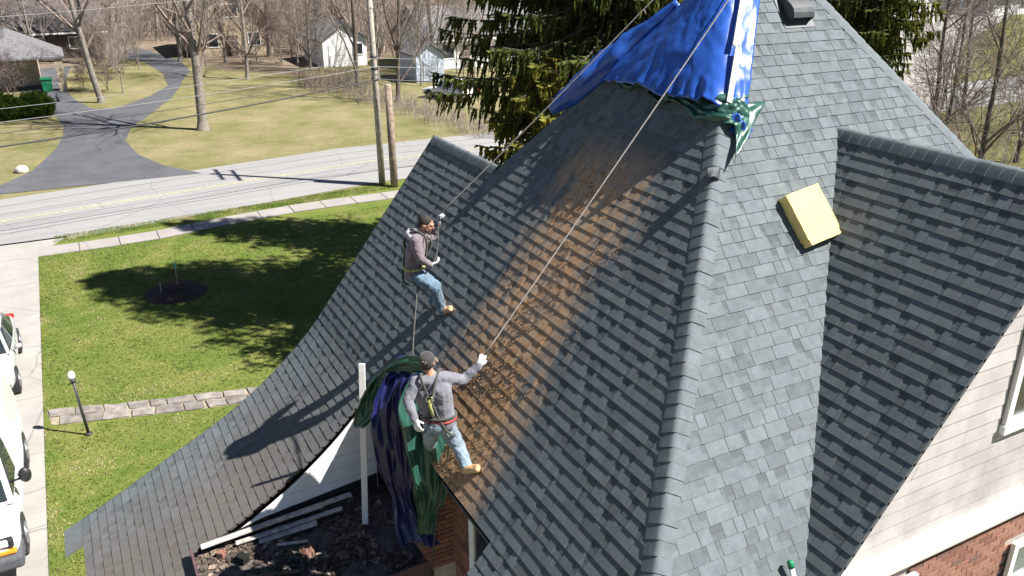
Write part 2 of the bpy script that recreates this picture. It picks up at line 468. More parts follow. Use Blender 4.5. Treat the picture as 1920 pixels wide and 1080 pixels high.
rs = rest.build('shingle_courses', M['shingle'], roof, kind='stuff')
# ---- hip and ridge caps, each a bent shingle
def caps(p0, p1, n1, n2, w=.15, shadow=.009, end0=0):
    p0, p1 = V3(p0), V3(p1); d = (p1-p0); L = d.length; d.normalize()
    n1, n2 = V3(n1).normalized(), V3(n2).normalized()
    a1 = d.cross(n1); a2 = n2.cross(d)
    if a1.z > 0: a1 = -a1
    if a2.z > 0: a2 = -a2
    nm = (n1+n2).normalized()
    key = {}
    k = 0; t = end0
    while t < L-.05:
        var = k % 4
        if var not in key:
            b = MB(); tn = tint(); tn = tuple(min(1.1, v*1.04) for v in tn); l = CE+.05
            for hh in (0,):
                rows = []
                for tt, lift in ((0, .0170+.0015*(var % 2)), (l, .010)):
                    r_ = [a1*w+n1*lift*.92, a1*w*.60+n1*(lift+.002), a1*w*.20+n1*(lift+.003), nm*(lift+.004), a2*w*.20+n2*(lift+.003), a2*w*.60+n2*(lift+.002), a2*w+n2*lift*.85]
                    rows.append([q+d*tt for q in r_])
                dn = [q-nm*.012 for q in rows[0]]
                b.add(rows[0]+rows[1], [(i, i+1, 8+i, 7+i) for i in range(6)], tn)
                for i in range(6):
                    b.face([dn[i], dn[i+1], rows[0][i+1], rows[0][i]], tn)
                for i in (0, 6):
                    b.face([rows[0][i], rows[1][i], rows[1][i]-nm*.012, dn[i]], tn)
            me = b.mesh('ridge_cap', True); me.materials.append(M['shingle']); key[var] = me
        o = bpy.data.objects.new('ridge_cap', key[var]); COL.objects.link(o)
        o.location = p0+d*t+a1*rg.uniform(-.004, .004)
        o.parent = roof; o.matrix_parent_inverse = world_of(roof).inverted()
        t += CE; k += 1
nA, nB, nL, nK = (0, -T, 1), (T, 0, 1), (-T, 0, 1), (0, T, 1)
caps((-3.545, 2.82, 5.01), (-7.245, 6.52, 9.746), nA, nB, .155)
caps((-10.69, 5.48, 8.415), (-9.3, 6.87, 10.194), nL, nA, .12)
caps((-4.9, 11.92, 6.744), (-8.4, 8.42, 11.224), nB, nK, .13)
caps((-4.03, 8.13, 9.428), (-7.0, 8.13, 9.428), nA, nK, .15)
caps((-13.08, 5.48, 8.43), (-10.8, 5.48, 8.43), nA, nK, .14)
# ---- rake drip edges
b = MB(); b.prism([(-13.125, 5.48, 8.30), (-13.125, 5.48, 8.445), *[(-13.125, p[0], p[1]+.005) for p in reversed(prof)], *[(-13.125, p[0], p[1]-.14) for p in prof]], (.02, 0, 0))
b.build('rake_board', M['ventblack'], house)
# ---- walls
def wallbox(name, x0, x1, y0, y1, z0, z1, mat):
    b = MB(); b.bx(x0, x1, y0, y1, z0, z1); return b.build(name, mat, house)
gw = MB(); gw.prism([(-4.19, 5.35, 0), (-4.19, 11.2, 0), (-4.19, 11.2, 5.45), (-4.19, 8.13, 9.25), (-4.19, 5.35, 5.7)], (-.2, 0, 0))
gable = gw.build('gable_wall', M['mortar'], house)
wallbox('brick_wall', -8.45, -4.5, 3.66, 5.5, 0, 4.85, M['brickwall'])
front = wallbox('front_wall', -8.43, -6.4, 3.62, 3.655, 2.6, 5.3, M['brickwall'])
wallbox('brick_wall', -12.9, -4.6, 5.6, 11, 0, 5.3, M['brickwall'])
wallbox('brick_wall', -12.9, -10.42, 0.2, 5.6, 0, 2.9, M['brickwall'])
wallbox('brick_wall', -10.42, -8.5, 0.2, 3.3, 0, 3.3, M['brickwall'])
gl = MB(); gl.prism([(-12.9, 1.3, 2.9), (-12.9, 5.48, 2.9), (-12.9, 5.48, 8.2), (-12.9, 3.2, 5.3)], (.1, 0, 0)); gl.build('gable_wall', M['siding'], house)
# bricks: gable (only where the picture shows them)
bc = MB(); bc.box((0, 0, 0), (.022, .2, .064)); bme = bc.mesh('brick'); bme.materials.append(M['brick'])
bs = MB(); bs.box((0, 0, 0), (.2, .022, .064)); bme2 = bs.mesh('brick'); bme2.materials.append(M['brick'])
bh = MB(); bh.box((0, 0, 0), (.022, .095, .064)); bme3 = bh.mesh('brick'); bme3.materials.append(M['brick'])
bh = MB(); bh.box((0, 0, 0), (.095, .022, .064)); bme4 = bh.mesh('brick'); bme4.materials.append(M['brick'])
def put(me, loc, parent, name='brick', rot=None):
    o = bpy.data.objects.new(name, me); COL.objects.link(o); o.location = loc
    if rot is not None: o.rotation_euler = rot
    o.parent = parent; o.matrix_parent_inverse = world_of(parent).inverted(); return o
WIN_LOW = [(6.30, 6.84, 5.45), (8.66, 9.5, 5.15)]
nbk = 0
for r_ in range(22):
    z = 5.66-.075*r_
    y = 5.4+(r_ % 2)*.105
    while y < 9.6:
        c = (-4.181+rg.uniform(-.002, .002), y+.1, z-.032)
        x_, y_, k_ = pix(c)
        win = any(a-.11 < c[1] < b_+.11 and c[2] < t_+.03 for a, b_, t_ in WIN_LOW)
        if 1560 < x_ < 1945 and y_ < 1105 and not win:
            put(bme, c, gable); nbk += 1
        y += .21
# siding boards with the window opening left free
WY0, WY1, WZ0, WZ1 = 7.93, 8.68, 6.95, 8.3
z = 5.88; k = 0
while z < 9.2:
    zt = min(z+.178, 9.22)
    yl = lambda zz: max(5.36, 8.13-(9.30-zz)/T); yr = lambda zz: min(11.1, 8.13+(9.30-zz)/T)
    segs = [(yl(z), yr(z), yl(zt), yr(zt))]
    if z < WZ1+.1 and zt > WZ0-.1: segs = [(yl(z), WY0-.1, yl(zt), WY0-.1), (WY1+.1, yr(z), WY1+.1, yr(zt))]
    for l0, r0, l1, r1 in segs:
        cuts = [0]+([rg.uniform(.25, .75)] if (r0-l0) > 1.5 else [])+[1]
        for a_, b_ in zip(cuts, cuts[1:]):
            bb = MB(); f0, f1 = -4.169+rg.uniform(-.002, .002), -4.177
            gap = .0015
            p = [(l0+(r0-l0)*a_+gap, z, f0), (l0+(r0-l0)*b_-gap, z, f0), (l1+(r1-l1)*b_-gap, zt, f1), (l1+(r1-l1)*a_+gap, zt, f1)]
            fr = [(x_, y_, z_) for y_, z_, x_ in p]; bk = [(-4.189, y_, z_) for y_, z_, x_ in p]
            bb.add(fr+bk, [(0,1,2,3),(7,6,5,4),(0,4,5,1),(1,5,6,2),(2,6,7,3),(3,7,4,0)])
            bb.build('siding_board', M['siding'], gable)
    z += .165; k += 1
b = MB(); b.prism([(-4.19, 5.2, 5.70), (-4.06, 5.2, 5.70), (-4.045, 5.2, 5.76), (-4.09, 5.2, 5.79), (-4.11, 5.2, 5.87), (-4.15, 5.2, 5.90), (-4.19, 5.2, 5.90)], (0, 6, 0)); b.build('trim_band', M['trim'], gable)
def window(y0, y1, z0, z1, x, parent, sash=True, glass=None, dx=1):
    fr = MB(); w = .08
    fr.bx(x-.02, x+.03, y0-w, y0, z0-w, z1+w); fr.bx(x-.02, x+.03, y1, y1+w, z0-w, z1+w)
    fr.bx(x-.02, x+.03, y0, y1, z1, z1+w)
    f = fr.build('window', M['trim'], house)
    s_ = MB(); s_.bx(x-.02, x+.045, y0-w-.02, y1+w+.03, z0-w-.02, z0); s_.build('window_sill', M['trim'], f)
    g = MB(); g.bx(x-.028, x-.022, y0, y1, z0, z1); g.build('window_pane', glass or M['glass'], f)
    if sash:
        q = MB(); zm = (z0+z1)/2; t = .035
        for a_, c_ in ((z0, zm), (zm, z1)):
            q.bx(x-.021, x+.008, y0, y0+t, a_, c_); q.bx(x-.021, x+.008, y1-t, y1, a_, c_); q.bx(x-.021, x+.008, y0+t, y1-t, a_, a_+t); q.bx(x-.021, x+.008, y0+t, y1-t, c_-t, c_)
        q.bx(x-.021, x+.0, (y0+y1)/2-.012, (y0+y1)/2+.012, z0+t, zm-t); q.bx(x-.021, x+.0, (y0+y1)/2-.012, (y0+y1)/2+.012, zm+t, z1-t)
        q.build('window_sash', M['trim'], f)
    return f
# recess the wall for the upper window by cutting it out with a thin dark reveal
window(WY0, WY1, WZ0, WZ1, -4.155, gable, glass=glass_mat('upper_window_glass', (.03, .035, .03), .2))
for a_, b_, t_ in WIN_LOW: window(a_+.06, b_, t_-1.1, t_-.06, -4.13, gable, glass=glass_mat('lower_window_glass', (.14, .17, .17), .06))
# ---- roof notch: flat porch roof, cheek wall, brick pier
b = MB(); b.prism([(-10.42, .5, 3.58), (-10.42, 3.3, 3.80), (-10.42, 3.3, 3.3), (-10.42, .5, 3.3)], (1.98, 0, 0)); 
M['flatroof'] = plain('rolled_roofing_with_dirt', (.085, .072, .062), .95, .5, 7, .5, dist=.03)
flat = b.build('porch_flat_roof', M['flatroof'], house)
b = MB(); zz = lambda y: 3.58+(y-.5)*.0786
b.prism([(-10.398, .62, 3.60), (-10.398, 3.22, 3.8)]+[(-10.398, p[0], p[1]-.125) for p in reversed(prof) if p[0] > .62], (-.02, 0, 0))
ck = b.build('cheek_wall', M['trim'], house)
for k in range(7):     # boards of the cheek wall
    z0_ = 3.72+k*.2
    b = MB(); ylow = lambda z_: next((p[0] for p in prof if p[1]-.13 > z_), 3.2)
    ya, yb = ylow(z0_+.02), ylow(z0_+.195)
    b.prism([(-10.397, ya, z0_), (-10.397, 3.215, z0_), (-10.397, 3.215, z0_+.194), (-10.397, yb, z0_+.194)], (.012, 0, 0)); b.build('siding_board', M['trim'], ck)
b = MB(); b.prism([(-10.384, .56, 3.585), (-10.384, 3.2, 3.795), (-10.384, 3.2, 4.06), (-10.384, 1.5, 3.86), (-10.384, .56, 3.66)], (.012, 0, 0)); b.build('flashing', M['flash'], house)
b = MB(); b.bx(-10.42, -8.44, .46, .497, 3.40, 3.66); b.build('fascia', M['brownmetal'], house)
b = MB(); b.box((-8.42, 1.85, 3.62), (.03, 2.75, .3), Matrix.Rotation(.0785, 3, 'X')); b.build('fascia', M['brownmetal'], house)
pc = MB(); pc.bx(-9.6, -8.452, 3.182, 3.66, 2.6, 4.98); pier = pc.build('brick_pier', M['mortar'], house)
for r_ in range(17):
    z = 4.95-.075*r_
    x = -8.450
    if r_ % 2: put(bme4, (x-.0475, 3.178, z-.032), pier); x -= .105
    while x > -9.5:
        if z > 3.72: put(bme2, (x-.1, 3.178, z-.032), pier)
        x -= .21
    y = 3.190
    if not r_ % 2: put(bme3, (-8.448, y+.0475, z-.032), pier); y += .105
    while y+.2 < 3.62: put(bme, (-8.448, y+.1, z-.032), pier); y += .21
    if y+.095 < 3.62: put(bme3, (-8.448, y+.0475, z-.032), pier)
    x = -8.425
    if r_ % 2: put(bme4, (x+.0475, 3.616, z-.032), front); x += .105
    while x+.2 < -7.86:
        if z > 3.5: put(bme2, (x+.1, 3.616, z-.032), front)
        x += .21
b = MB(); b.bx(-9.62, -8.43, 3.12, 3.168, 3.70, 3.93); b.build('flashing', M['flash'], house)
# window under the eave beside the pier
fr = MB(); fr.bx(-7.86, -7.74, 3.56, 3.61, 3.6, 5.0); fr.bx(-7.02, -6.9, 3.56, 3.61, 3.6, 5.0); fr.bx(-7.74, -7.02, 3.56, 3.61, 4.9, 5.0); fr.bx(-7.74, -7.02, 3.56, 3.61, 4.2, 4.25)
wf = fr.build('window', M['trim'], house)
b = MB(); b.bx(-7.74, -7.02, 3.585, 3.6, 3.6, 4.9); b.build('window_pane', M['glass'], wf)
b = MB(); b.bx(-8.44, -6.5, 3.30, 3.66, 5.30, 5.34); b.build('soffit', M['deck'], house)
# loose shingled return at the lower eave corner
b = MB()
for i, (x0, x1) in enumerate(((-13.1, -12.78), (-12.776, -12.42))):
    y0 = -.98; b.prism([(x0, -.93, 2.83+.003*i), (x1, -.93, 2.83+.003*i), (x1, -1.20, 2.70+.003*i), (x0, -1.20, 2.70+.003*i)], (0, 0, -.03), (1.05, 1.05, 1.05))
b.build('eave_return', M['shingle'], house)
# roof vent
fr3 = Matrix((V3((0, 1, 0)), V3((-1, 0, T))/LS, V3((T, 0, 1))/LS)).transposed()
vo = V3((-7.98, 8.16, 7.57-T*(-7.98+5.545)))
def onB(u, v, w): return vo+fr3 @ V3((u, v, w))
b = MB(); b.add([onB(-.25, -.24, .012), onB(.25, -.24, .012), onB(.25, .3, .012), onB(-.25, .3, .012), onB(-.25, -.24, .018), onB(.25, -.24, .018), onB(.25, .3, .018), onB(-.25, .3, .018)], [(4,5,6,7),(0,1,5,4),(1,2,6,5),(2,3,7,6),(3,0,4,7)])
vent = b.build('roof_vent', M['ventblack'], house)
b = MB(); n = 9; L_, R_ = [], []
for i in range(n):
    t = i/(n-1); v = .25-t*.42; h = .03+.15*math.sin(t*math.pi*.5)**.8-(.06*max(0, t-.8)/.2)
    L_.append(onB(-.17, v, h)); R_.append(onB(.17, v, h))
for i in range(n-1): b.face([L_[i], R_[i], R_[i+1], L_[i+1]])
for S_ in (L_, R_):
    s = -.17 if S_ is L_ else .17
    b.face(S_+[onB(s, -.17, .018), onB(s, .25, .018)])
b.build('vent_hood', M['ventblack'], vent)
# ================================================================ GROUND, ROADS, PATHS
def grass_mat(name, cols, scale=1.0):
    m, nt, b = nodes(name); p = wpos(nt)
    a = nz(nt, .55*scale, 5, .62, p); f = nz(nt, 9*scale, 5, .7, p); ff = nz(nt, 55, 3, .7, p)
    f2 = nz(nt, 3.2*scale, 6, .75, mapp(nt, p, (1, .45, 1)))
    v = math_(nt, 'ADD', math_(nt, 'ADD', math_(nt, 'MULTIPLY', a, .42), math_(nt, 'MULTIPLY', f, .26)), math_(nt, 'MULTIPLY', f2, .32))
    c = ramp(nt, v, [(.34, cols[0]), (.46, cols[1]), (.56, cols[2]), (.68, cols[3])])
    c = mix(nt, c, ramp(nt, ff, [(.3, .62), (.7, 1.3)]), 1, 'MULTIPLY')
    nt.links.new(c, b.inputs['Base Color']); b.inputs['Roughness'].default_value = .95; b.inputs['Specular IOR Level'].default_value = .15
    bump(nt, b, mix(nt, ff, f, .5), .9, .06); return m
M['lawn'] = grass_mat('fresh_lawn', [(.068, .110, .016), (.108, .148, .028), (.162, .176, .044), (.27, .23, .10)])
M['farlawn'] = grass_mat('dry_spring_lawn', [(.105, .112, .034), (.165, .155, .066), (.235, .20, .108), (.30, .25, .155)], .5)
M['litter'] = grass_mat('leaf_litter', [(.12, .092, .066), (.18, .138, .10), (.23, .18, .135), (.28, .225, .17)], .6)
M['rightlawn'] = grass_mat('right_lawn', [(.07, .10, .02), (.12, .13, .035), (.16, .14, .05), (.2, .16, .09)], .5)
def paving(name, lo, hi, fine=40, streak=None):
    m, nt, b = nodes(name); p = wpos(nt)
    vec = mapp(nt, p, streak) if streak else p
    a = nz(nt, .8, 5, .65, vec); f = nz(nt, fine, 4, .7, p)
    c = ramp(nt, math_(nt, 'ADD', math_(nt, 'MULTIPLY', a, .7), math_(nt, 'MULTIPLY', f, .3)), [(.35, lo), (.65, hi)])
    cr = N(nt, 'ShaderNodeTexVoronoi', feature='DISTANCE_TO_EDGE'); cr.inputs['Scale'].default_value = .23
    nt.links.new(mix(nt, p, nz(nt, 1.2, 3, .6, p), .25, 'ADD'), cr.inputs['Vector'])
    c = mix(nt, c, [v*.55 for v in lo], ramp(nt, cr.outputs[0], [(0, .7), (.006, 0)]))
    nt.links.new(c, b.inputs['Base Color']); b.inputs['Roughness'].default_value = .92
    bump(nt, b, f, .3, .01); return m
M['road'] = paving('pale_worn_asphalt', (.205, .20, .195), (.27, .265, .26), 30, (2.2, .18, 1))
M['concrete'] = paving('driveway_concrete', (.245, .23, .21), (.33, .31, .29))
M['walk'] = paving('sidewalk_concrete', (.23, .21, .195), (.30, .275, .26))
M['asphalt'] = paving('dark_drive_asphalt', (.055, .057, .065), (.095, .096, .106), 20, (.6, .6, 1))
M['yellow'] = plain('faded_yellow_paint', (.36, .335, .20), .8, .3, 9, .2)
M['crack'] = plain('tar_seam', (.10, .10, .10), .7, .3, 9, .1)
M['stone'] = plain('flagstone', (.20, .18, .165), .9, .28, 3.5, .5, dist=.02, tint=True)
M['mulch'] = plain('dark_mulch', (.055, .033, .026), .98, .5, 22, 1.0, dist=.05)
def sheet(name, poly, z, mat, kind='structure'):
    b = MB(); b.face([(x, y, z) for x, y in poly]); o = b.build(name, mat, origin=(poly[0][0], poly[0][1], z))
    if o.data.polygons[0].normal.z < 0: o.data.flip_normals()
    return setp(o, kind=kind)
sheet('ground', [(-900, -900), (500, -900), (500, 900), (-900, 900)], -.012, M['farlawn'])
sheet('lawn', [(-36.9, -1.87), (-8, -1.87), (-8, 30), (-39.5, 30), (-38.3, 13), (-37.4, 5)], -.004, M['lawn'])
sheet('lawn_strip', [(-38.1, -1.5), (-36.8, -1.5), (-36.9, 3), (-37.5, 6), (-37.7, 13), (-38.6, 40), (-46, 60), (-45, 40), (-41, 22), (-40.1, 14), (-38.9, 6)], 0, M['lawn'])
sheet('woodland_floor', [(-92, -60), (-320, -110), (-320, 160), (-110, 150), (-97, 60), (-88, 33), (-84, 24), (-79, 19.5), (-86, 14), (-93, 13), (-106, 9.5), (-104, 4), (-92, 2.5)], -.006, M['litter'])
def rx(y, off):     # road runs almost along y and bends slowly
    return off-.16*y if y < 14 else off-.16*14+(y-14)*.02
ys = [-120, -60, -30, -15, -8, 0, 8, 14, 22, 30, 45, 70, 110, 200]
nr = [(rx(y, -38.05), y) for y in ys]; fr_ = [(rx(y, -46.3), y) for y in ys]
sheet('road', nr+fr_[::-1], .006, M['road'])
for off in (-42.30, -42.52):
    b = MB()
    for a_, c_ in zip(ys, ys[1:]): b.face([(rx(a_, off-.05), a_, .0105), (rx(a_, off+.05), a_, .0105), (rx(c_, off+.05), c_, .0105), (rx(c_, off-.05), c_, .0105)])
    setp(b.build('road_marking', M['yellow']), kind='structure')
for off, w in ((-40.35, .035), (-43.6, .02), (-41.6, .018), (-45.0, .03)):
    b = MB(); yy = [-60+i*2.5 for i in range(60)]
    q = [(rx(y, off)+.09*fbm(y*.25, off), y) for y in yy]
    for a_, c_ in zip(q, q[1:]): b.face([(a_[0]-w, a_[1], .0102), (a_[0]+w, a_[1], .0102), (c_[0]+w, c_[1], .0102), (c_[0]-w, c_[1], .0102)])
    setp(b.build('road_seam', M['crack']), kind='structure')
# sidewalk
sw = [(-36.6, -1.9), (-36.55, .6), (-36.65, 2.7), (-37.2, 5), (-37.65, 8), (-37.75, 11), (-37.7, 13.3), (-37.9, 20), (-38.4, 32), (-40, 60)]
base = sheet('sidewalk', [(x-.58, y) for x, y in sw]+[(x+.58, y) for x, y in sw][::-1], .004, M['crack'])
i = 0
def along(path, d):
    for a_, c_ in zip(path, path[1:]):
        L = math.dist(a_, c_)
        if d <= L: t = d/L; return (a_[0]+(c_[0]-a_[0])*t, a_[1]+(c_[1]-a_[1])*t)
        d -= L
    return path[-1]
d = 0
while d < 34:
    p0, p1 = along(sw, d+.02), along(sw, d+1.48)
    b = MB(); h = .03+rg.uniform(-.008, .008)
    b.prism([(p0[0]-.56, p0[1], h), (p0[0]+.56, p0[1], h), (p1[0]+.56, p1[1], h+rg.uniform(-.006, .006)), (p1[0]-.56, p1[1], h)], (0, 0, -.024))
    b.build('paving_slab', M['walk'], base); d += 1.5
# near driveway
drv = sheet('driveway', [(-8, -1.875), (-37.3, -1.875), (-38.3, -.6), (-38.6, -10), (-36.5, -7.2), (-8, -7.2)], .006, M['crack'])
x = -8.2
edges = [-8.2, -11.3, -14.4, -17.5, -20.6, -23.7, -26.8, -29.9, -33.0, -36.0]
for a_, c_ in zip(edges, edges[1:]):
    for y0, y1 in ((-1.88, -4.5), (-4.53, -7.18)):
        b = MB(); b.prism([(a_-.012, y0, .03), (c_+.012, y0, .03), (c_+.012, y1, .03), (a_-.012, y1, .03)], (0, 0, -.022)); b.build('concrete_slab', M['concrete'], drv)
b = MB(); b.prism([(-36.02, -1.9, .028), (-36.02, -7.2, .028), (-38.35, -9.6, .016), (-38.1, -.9, .016)], (0, 0, -.006)); b.build('concrete_slab', M['concrete'], drv)
# far asphalt drive
fd = [(-46.9, -4.6), (-48.6, -3.5), (-51.2, -2.0), (-56.2, -.8), (-60, -.25), (-63.8, -.1), (-70, -.8), (-78.7, -1.4), (-83, -5), (-95, -6), (-95, 1.5), (-81.3, .4), (-74, 1.0), (-69.6, 1.9), (-68.6, 3.4), (-73.2, 6.3), (-78, 8.3), (-86, 8.9), (-95, 8.2), (-106, 3.5), (-108, 9), (-95, 11.6), (-86, 11.3), (-80.9, 9.9), (-76, 8.9), (-71.2, 7.6), (-65, 5.4), (-60.8, 3.75), (-56.6, 3.1), (-52.5, 3.4), (-49, 4.4), (-46.3, 6.0)]
fdo = sheet('asphalt_driveway', fd, .012, M['asphalt'])
# flagstone path
pth = [(-22.35, -1.75), (-22.1, -.9), (-21.85, 0), (-21.6, .9), (-21.3, 2.2), (-21.1, 3.2), (-20.6, 4.4), (-19.5, 5.6)]
pb = [(x-.42, y-.05) for x, y in pth]+[(x+.42, y+.05) for x, y in pth][::-1]
M['pathsoil'] = plain('path_joint_soil', (.26, .22, .15), .98, .3, 12, .5)
po = sheet('stone_path', pb, .002, M['pathsoil'])
for row, (o0, o1) in enumerate(((-.40, -.03), (.01, .40))):
    d = .02+row*.23
    while d < 8.2:
        L = rg.uniform(.42, .78)
        p0, p1 = along(pth, d), along(pth, d+L-.05); j = lambda: rg.uniform(-.035, .035)
        q = [(p0[0]+o0+j(), p0[1]+j()), (p0[0]+o1+j(), p0[1]+j()), ((p0[0]+p1[0])/2+o1+j(), (p0[1]+p1[1])/2+j()), (p1[0]+o1+j(), p1[1]+j()), (p1[0]+o0+j(), p1[1]+j()), ((p0[0]+p1[0])/2+o0+j(), (p0[1]+p1[1])/2+j())]
        v_ = rg.uniform(.75, 1.15)
        b = MB(); b.prism([(a_, c_, .045+rg.uniform(-.008, .01)) for a_, c_ in q], (0, 0, -.05), (v_, v_*.98, v_*.97))
        bevel(b.build('flagstone', M['stone'], po), .012, 1); d += L
# mulch bed with a staked young shrub
b = MB(); cx, cy = -29.75, 2.4; rings = 7; sg = 36
vs = [(cx, cy, .13)]
for k in range(1, rings+1):
    t = k/rings
    for s in range(sg):
        a = 2*math.pi*s/sg; rr = (1.08+.12*fbm(math.cos(a)*1.5, math.sin(a)*1.5, 3))*t
        vs.append((cx+rr*1.05*math.cos(a), cy+rr*math.sin(a), .13*(1-t**3)+.05*fbm(rr*5*math.cos(a), rr*5*math.sin(a))*(1-t**4)-.01*t))
fs = [(0, 1+s, 1+(s+1) % sg) for s in range(sg)]+[(1+(k-1)*sg+s, 1+k*sg+s, 1+k*sg+(s+1) % sg, 1+(k-1)*sg+(s+1) % sg) for k in range(1, rings) for s in range(sg)]
b.add(vs, fs); bed = setp(b.build('mulch_bed', M['mulch'], smooth=True), 'round dark mulch bed in the shaded front lawn', 'mulch bed')
M['cane'] = plain('brown_rose_cane', (.13, .065, .04), .8, .3, 20)
M['stake'] = plain('weathered_stake', (.42, .38, .33), .8, .2, 15)
M['cyan'] = plain('cyan_plastic', (.05, .42, .55), .5, .1, 10)
rb = empty('rose_bush', (cx+.15, cy, .1), 'small bare reddish rose bush in the mulch bed', 'bush')
b = MB()
for k in range(26):
    a = rg.uniform(0, 6.28); l = rg.uniform(.3, .75); q = V3((cx+.15, cy, .1)); dd = V3((math.cos(a)*.6, math.sin(a)*.6, 1)).normalized(); pts = [q]
    for s in range(4): dd = (dd+V3((rg.uniform(-.3, .3), rg.uniform(-.3, .3), .1))).normalized(); q = q+dd*l/4; pts.append(q)
    b.tube(pts, [.011, .009, .008, .006, .004], 4)
b.build('stems', M['cane'], rb)
st = empty('garden_stake', (cx-.35, cy+.1, 0), 'thin stake with a cyan tip beside the rose bush', 'stake')
b = MB(); b.tube([(cx-.35, cy+.1, 0), (cx-.37, cy+.12, .75)], .018, 6); b.build('shaft', M['stake'], st)
b = MB(); b.tube([(cx-.37, cy+.12, .75), (cx-.38, cy+.125, 1.0)], [.03, .012], 6); b.build('tip', M['cyan'], st)
st = empty('garden_stake', (cx+.1, cy-.5, 0), 'short pale wooden stake leaning in the mulch bed', 'stake')
b = MB(); b.box((cx+.1, cy-.5, .25), (.05, .025, .6), Matrix.Rotation(.35, 3, 'Y')); b.build('shaft', M['stake'], st)
# lamp post by the path
M['iron'] = plain('black_iron', (.03, .03, .032), .5, .2, 20, .1)
M['bulb'] = plain('white_glass_globe', (.82, .82, .8), .25, .03, 5, 0)
lp = empty('lamp_post', (-21.0, -.88, 0), 'black garden lamp post with white globe by the stone path', 'lamp post')
b = MB(); b.tube([(-21.0, -.88, 0), (-21.03, -.93, .8), (-21.06, -.97, 1.55)], [.04, .034, .032], 10); b.ball((-21.0, -.88, .03), (.09, .09, .04)); b.build('post', M['iron'], lp, True)
b = MB(); b.tube([(-21.06, -.97, 1.5), (-21.06, -.97, 1.57)], [.06, .075], 10); b.tube([(-21.06, -.97-.14, 1.46), (-21.06, -.97+.14, 1.46)], .013, 6); b.build('lamp_collar', M['iron'], lp, True)
b = MB(); b.ball((-21.065, -.975, 1.68), (.085, .085, .115), 14, 10); b.build('globe', M['bulb'], lp, True)
# grass blades on the near lawn: nobody could count them
def turf(name, label, n, region, h, seed, cols):
    g = random.Random(seed); b = MB()
    for i in range(n):
        x, y = region(g); k = fbm(x*.9, y*.9, 2); c = cols[min(len(cols)-1, max(0, int((k+.45)*len(cols)+g.uniform(-.8, .8))))]; v = g.uniform(.82, 1.2)
        for t in range(3):
            a = g.uniform(0, 6.283); hh = h*g.uniform(.5, 1.3); w = .011*g.uniform(.7, 1.4); dx, dy = math.cos(a)*w, math.sin(a)*w; lx, ly = g.uniform(-.05, .05), g.uniform(-.05, .05)
            b.face([(x-dx, y-dy, -.01), (x+dx, y+dy, -.01), (x+lx, y+ly, hh)], (c[0]*v, c[1]*v, c[2]*v))
    o = b.build(name, M['blade']); setp(o, label, 'grass', kind='stuff')
def blade_mat():
    m, nt, b = nodes('grass_blade'); a = N(nt, 'ShaderNodeAttribute', attribute_name='tint')
    nt.links.new(mix(nt, a.outputs[0], ramp(nt, nz(nt, 2.5, 4, .6, wpos(nt)), [(.3, .8), (.7, 1.15)]), 1, 'MULTIPLY'), b.inputs['Base Color']); b.inputs['Roughness'].default_value = .8; b.inputs['Specular IOR Level'].default_value = .2
    return m
M['blade'] = blade_mat()
def lawnreg(g):
    while True:
        x = -14-22.2*g.random(); y = -1.9+17*g.random()**1.2
        if x > -13.2-.0*y and y > -1: continue
        if x > -19 and y > 2.5: continue
        if any(abs(x-along(pth, d_)[0]) < .46 and abs(y-along(pth, d_)[1]) < .5 for d_ in (.3, .9, 1.5, 2.1, 2.7, 3.3, 3.9, 4.5, 5.1, 5.7, 6.3)): continue
        if math.dist((x, y), (-29.75, 2.4)) < 1.05: continue
        return x, y
GC = [(.085, .13, .025), (.115, .16, .034), (.15, .185, .045), (.20, .21, .065), (.30, .26, .13)]
turf('grass', 'short spring grass blades of the front lawn', 46000, lawnreg, .042, 31, GC)
turf('grass', 'short grass blades of the verge between sidewalk and road', 9000, lambda g: (lambda y: (-37.6-.16*y*.55-g.uniform(0, 1.0), y))(g.uniform(-1.3, 14)), .045, 32, GC)
g = random.Random(5); b = MB()
for i in range(450):
    x, y = lawnreg(g); a = g.uniform(0, 3.14); l = g.choice((.03, .04, .05, .12)); v = g.uniform(.5, 1.3)
    b.box((x, y, .035), (l, .018, .01), Matrix.Rotation(a, 3, 'Z'), (v, v*.9, v*.8))
M['leaf'] = plain('dead_leaf', (.20, .15, .09), .95, .3, 20, 0, tint=True)
setp(b.build('fallen_leaves', M['leaf']), 'dead leaves and twig scraps scattered over the front lawn', 'leaves', kind='stuff')
# boulder and lawn oddments on the far side
M['rock'] = plain('pale_boulder', (.46, .42, .38), .9, .2, 3, .6, dist=.03)
def boulder(x, y, r, label):
    b = MB(); b.ball((0, 0, 0), 1, 14, 9)
    b.v = [(x+v[0]*r*(1+.25*fbm(v[0]*1.5+x, v[1]*1.5, v[2])), y+v[1]*r*.8*(1+.2*fbm(v[0]*2, v[1]*2+y, v[2])), max(-.05, v[2]*r*.6+.1)) for v in b.v]
    setp(b.build('boulder', M['rock'], smooth=True), label, 'boulder')
boulder(-51.2, -2.5, .42, 'pale round boulder on the grass left of the dark driveway mouth')
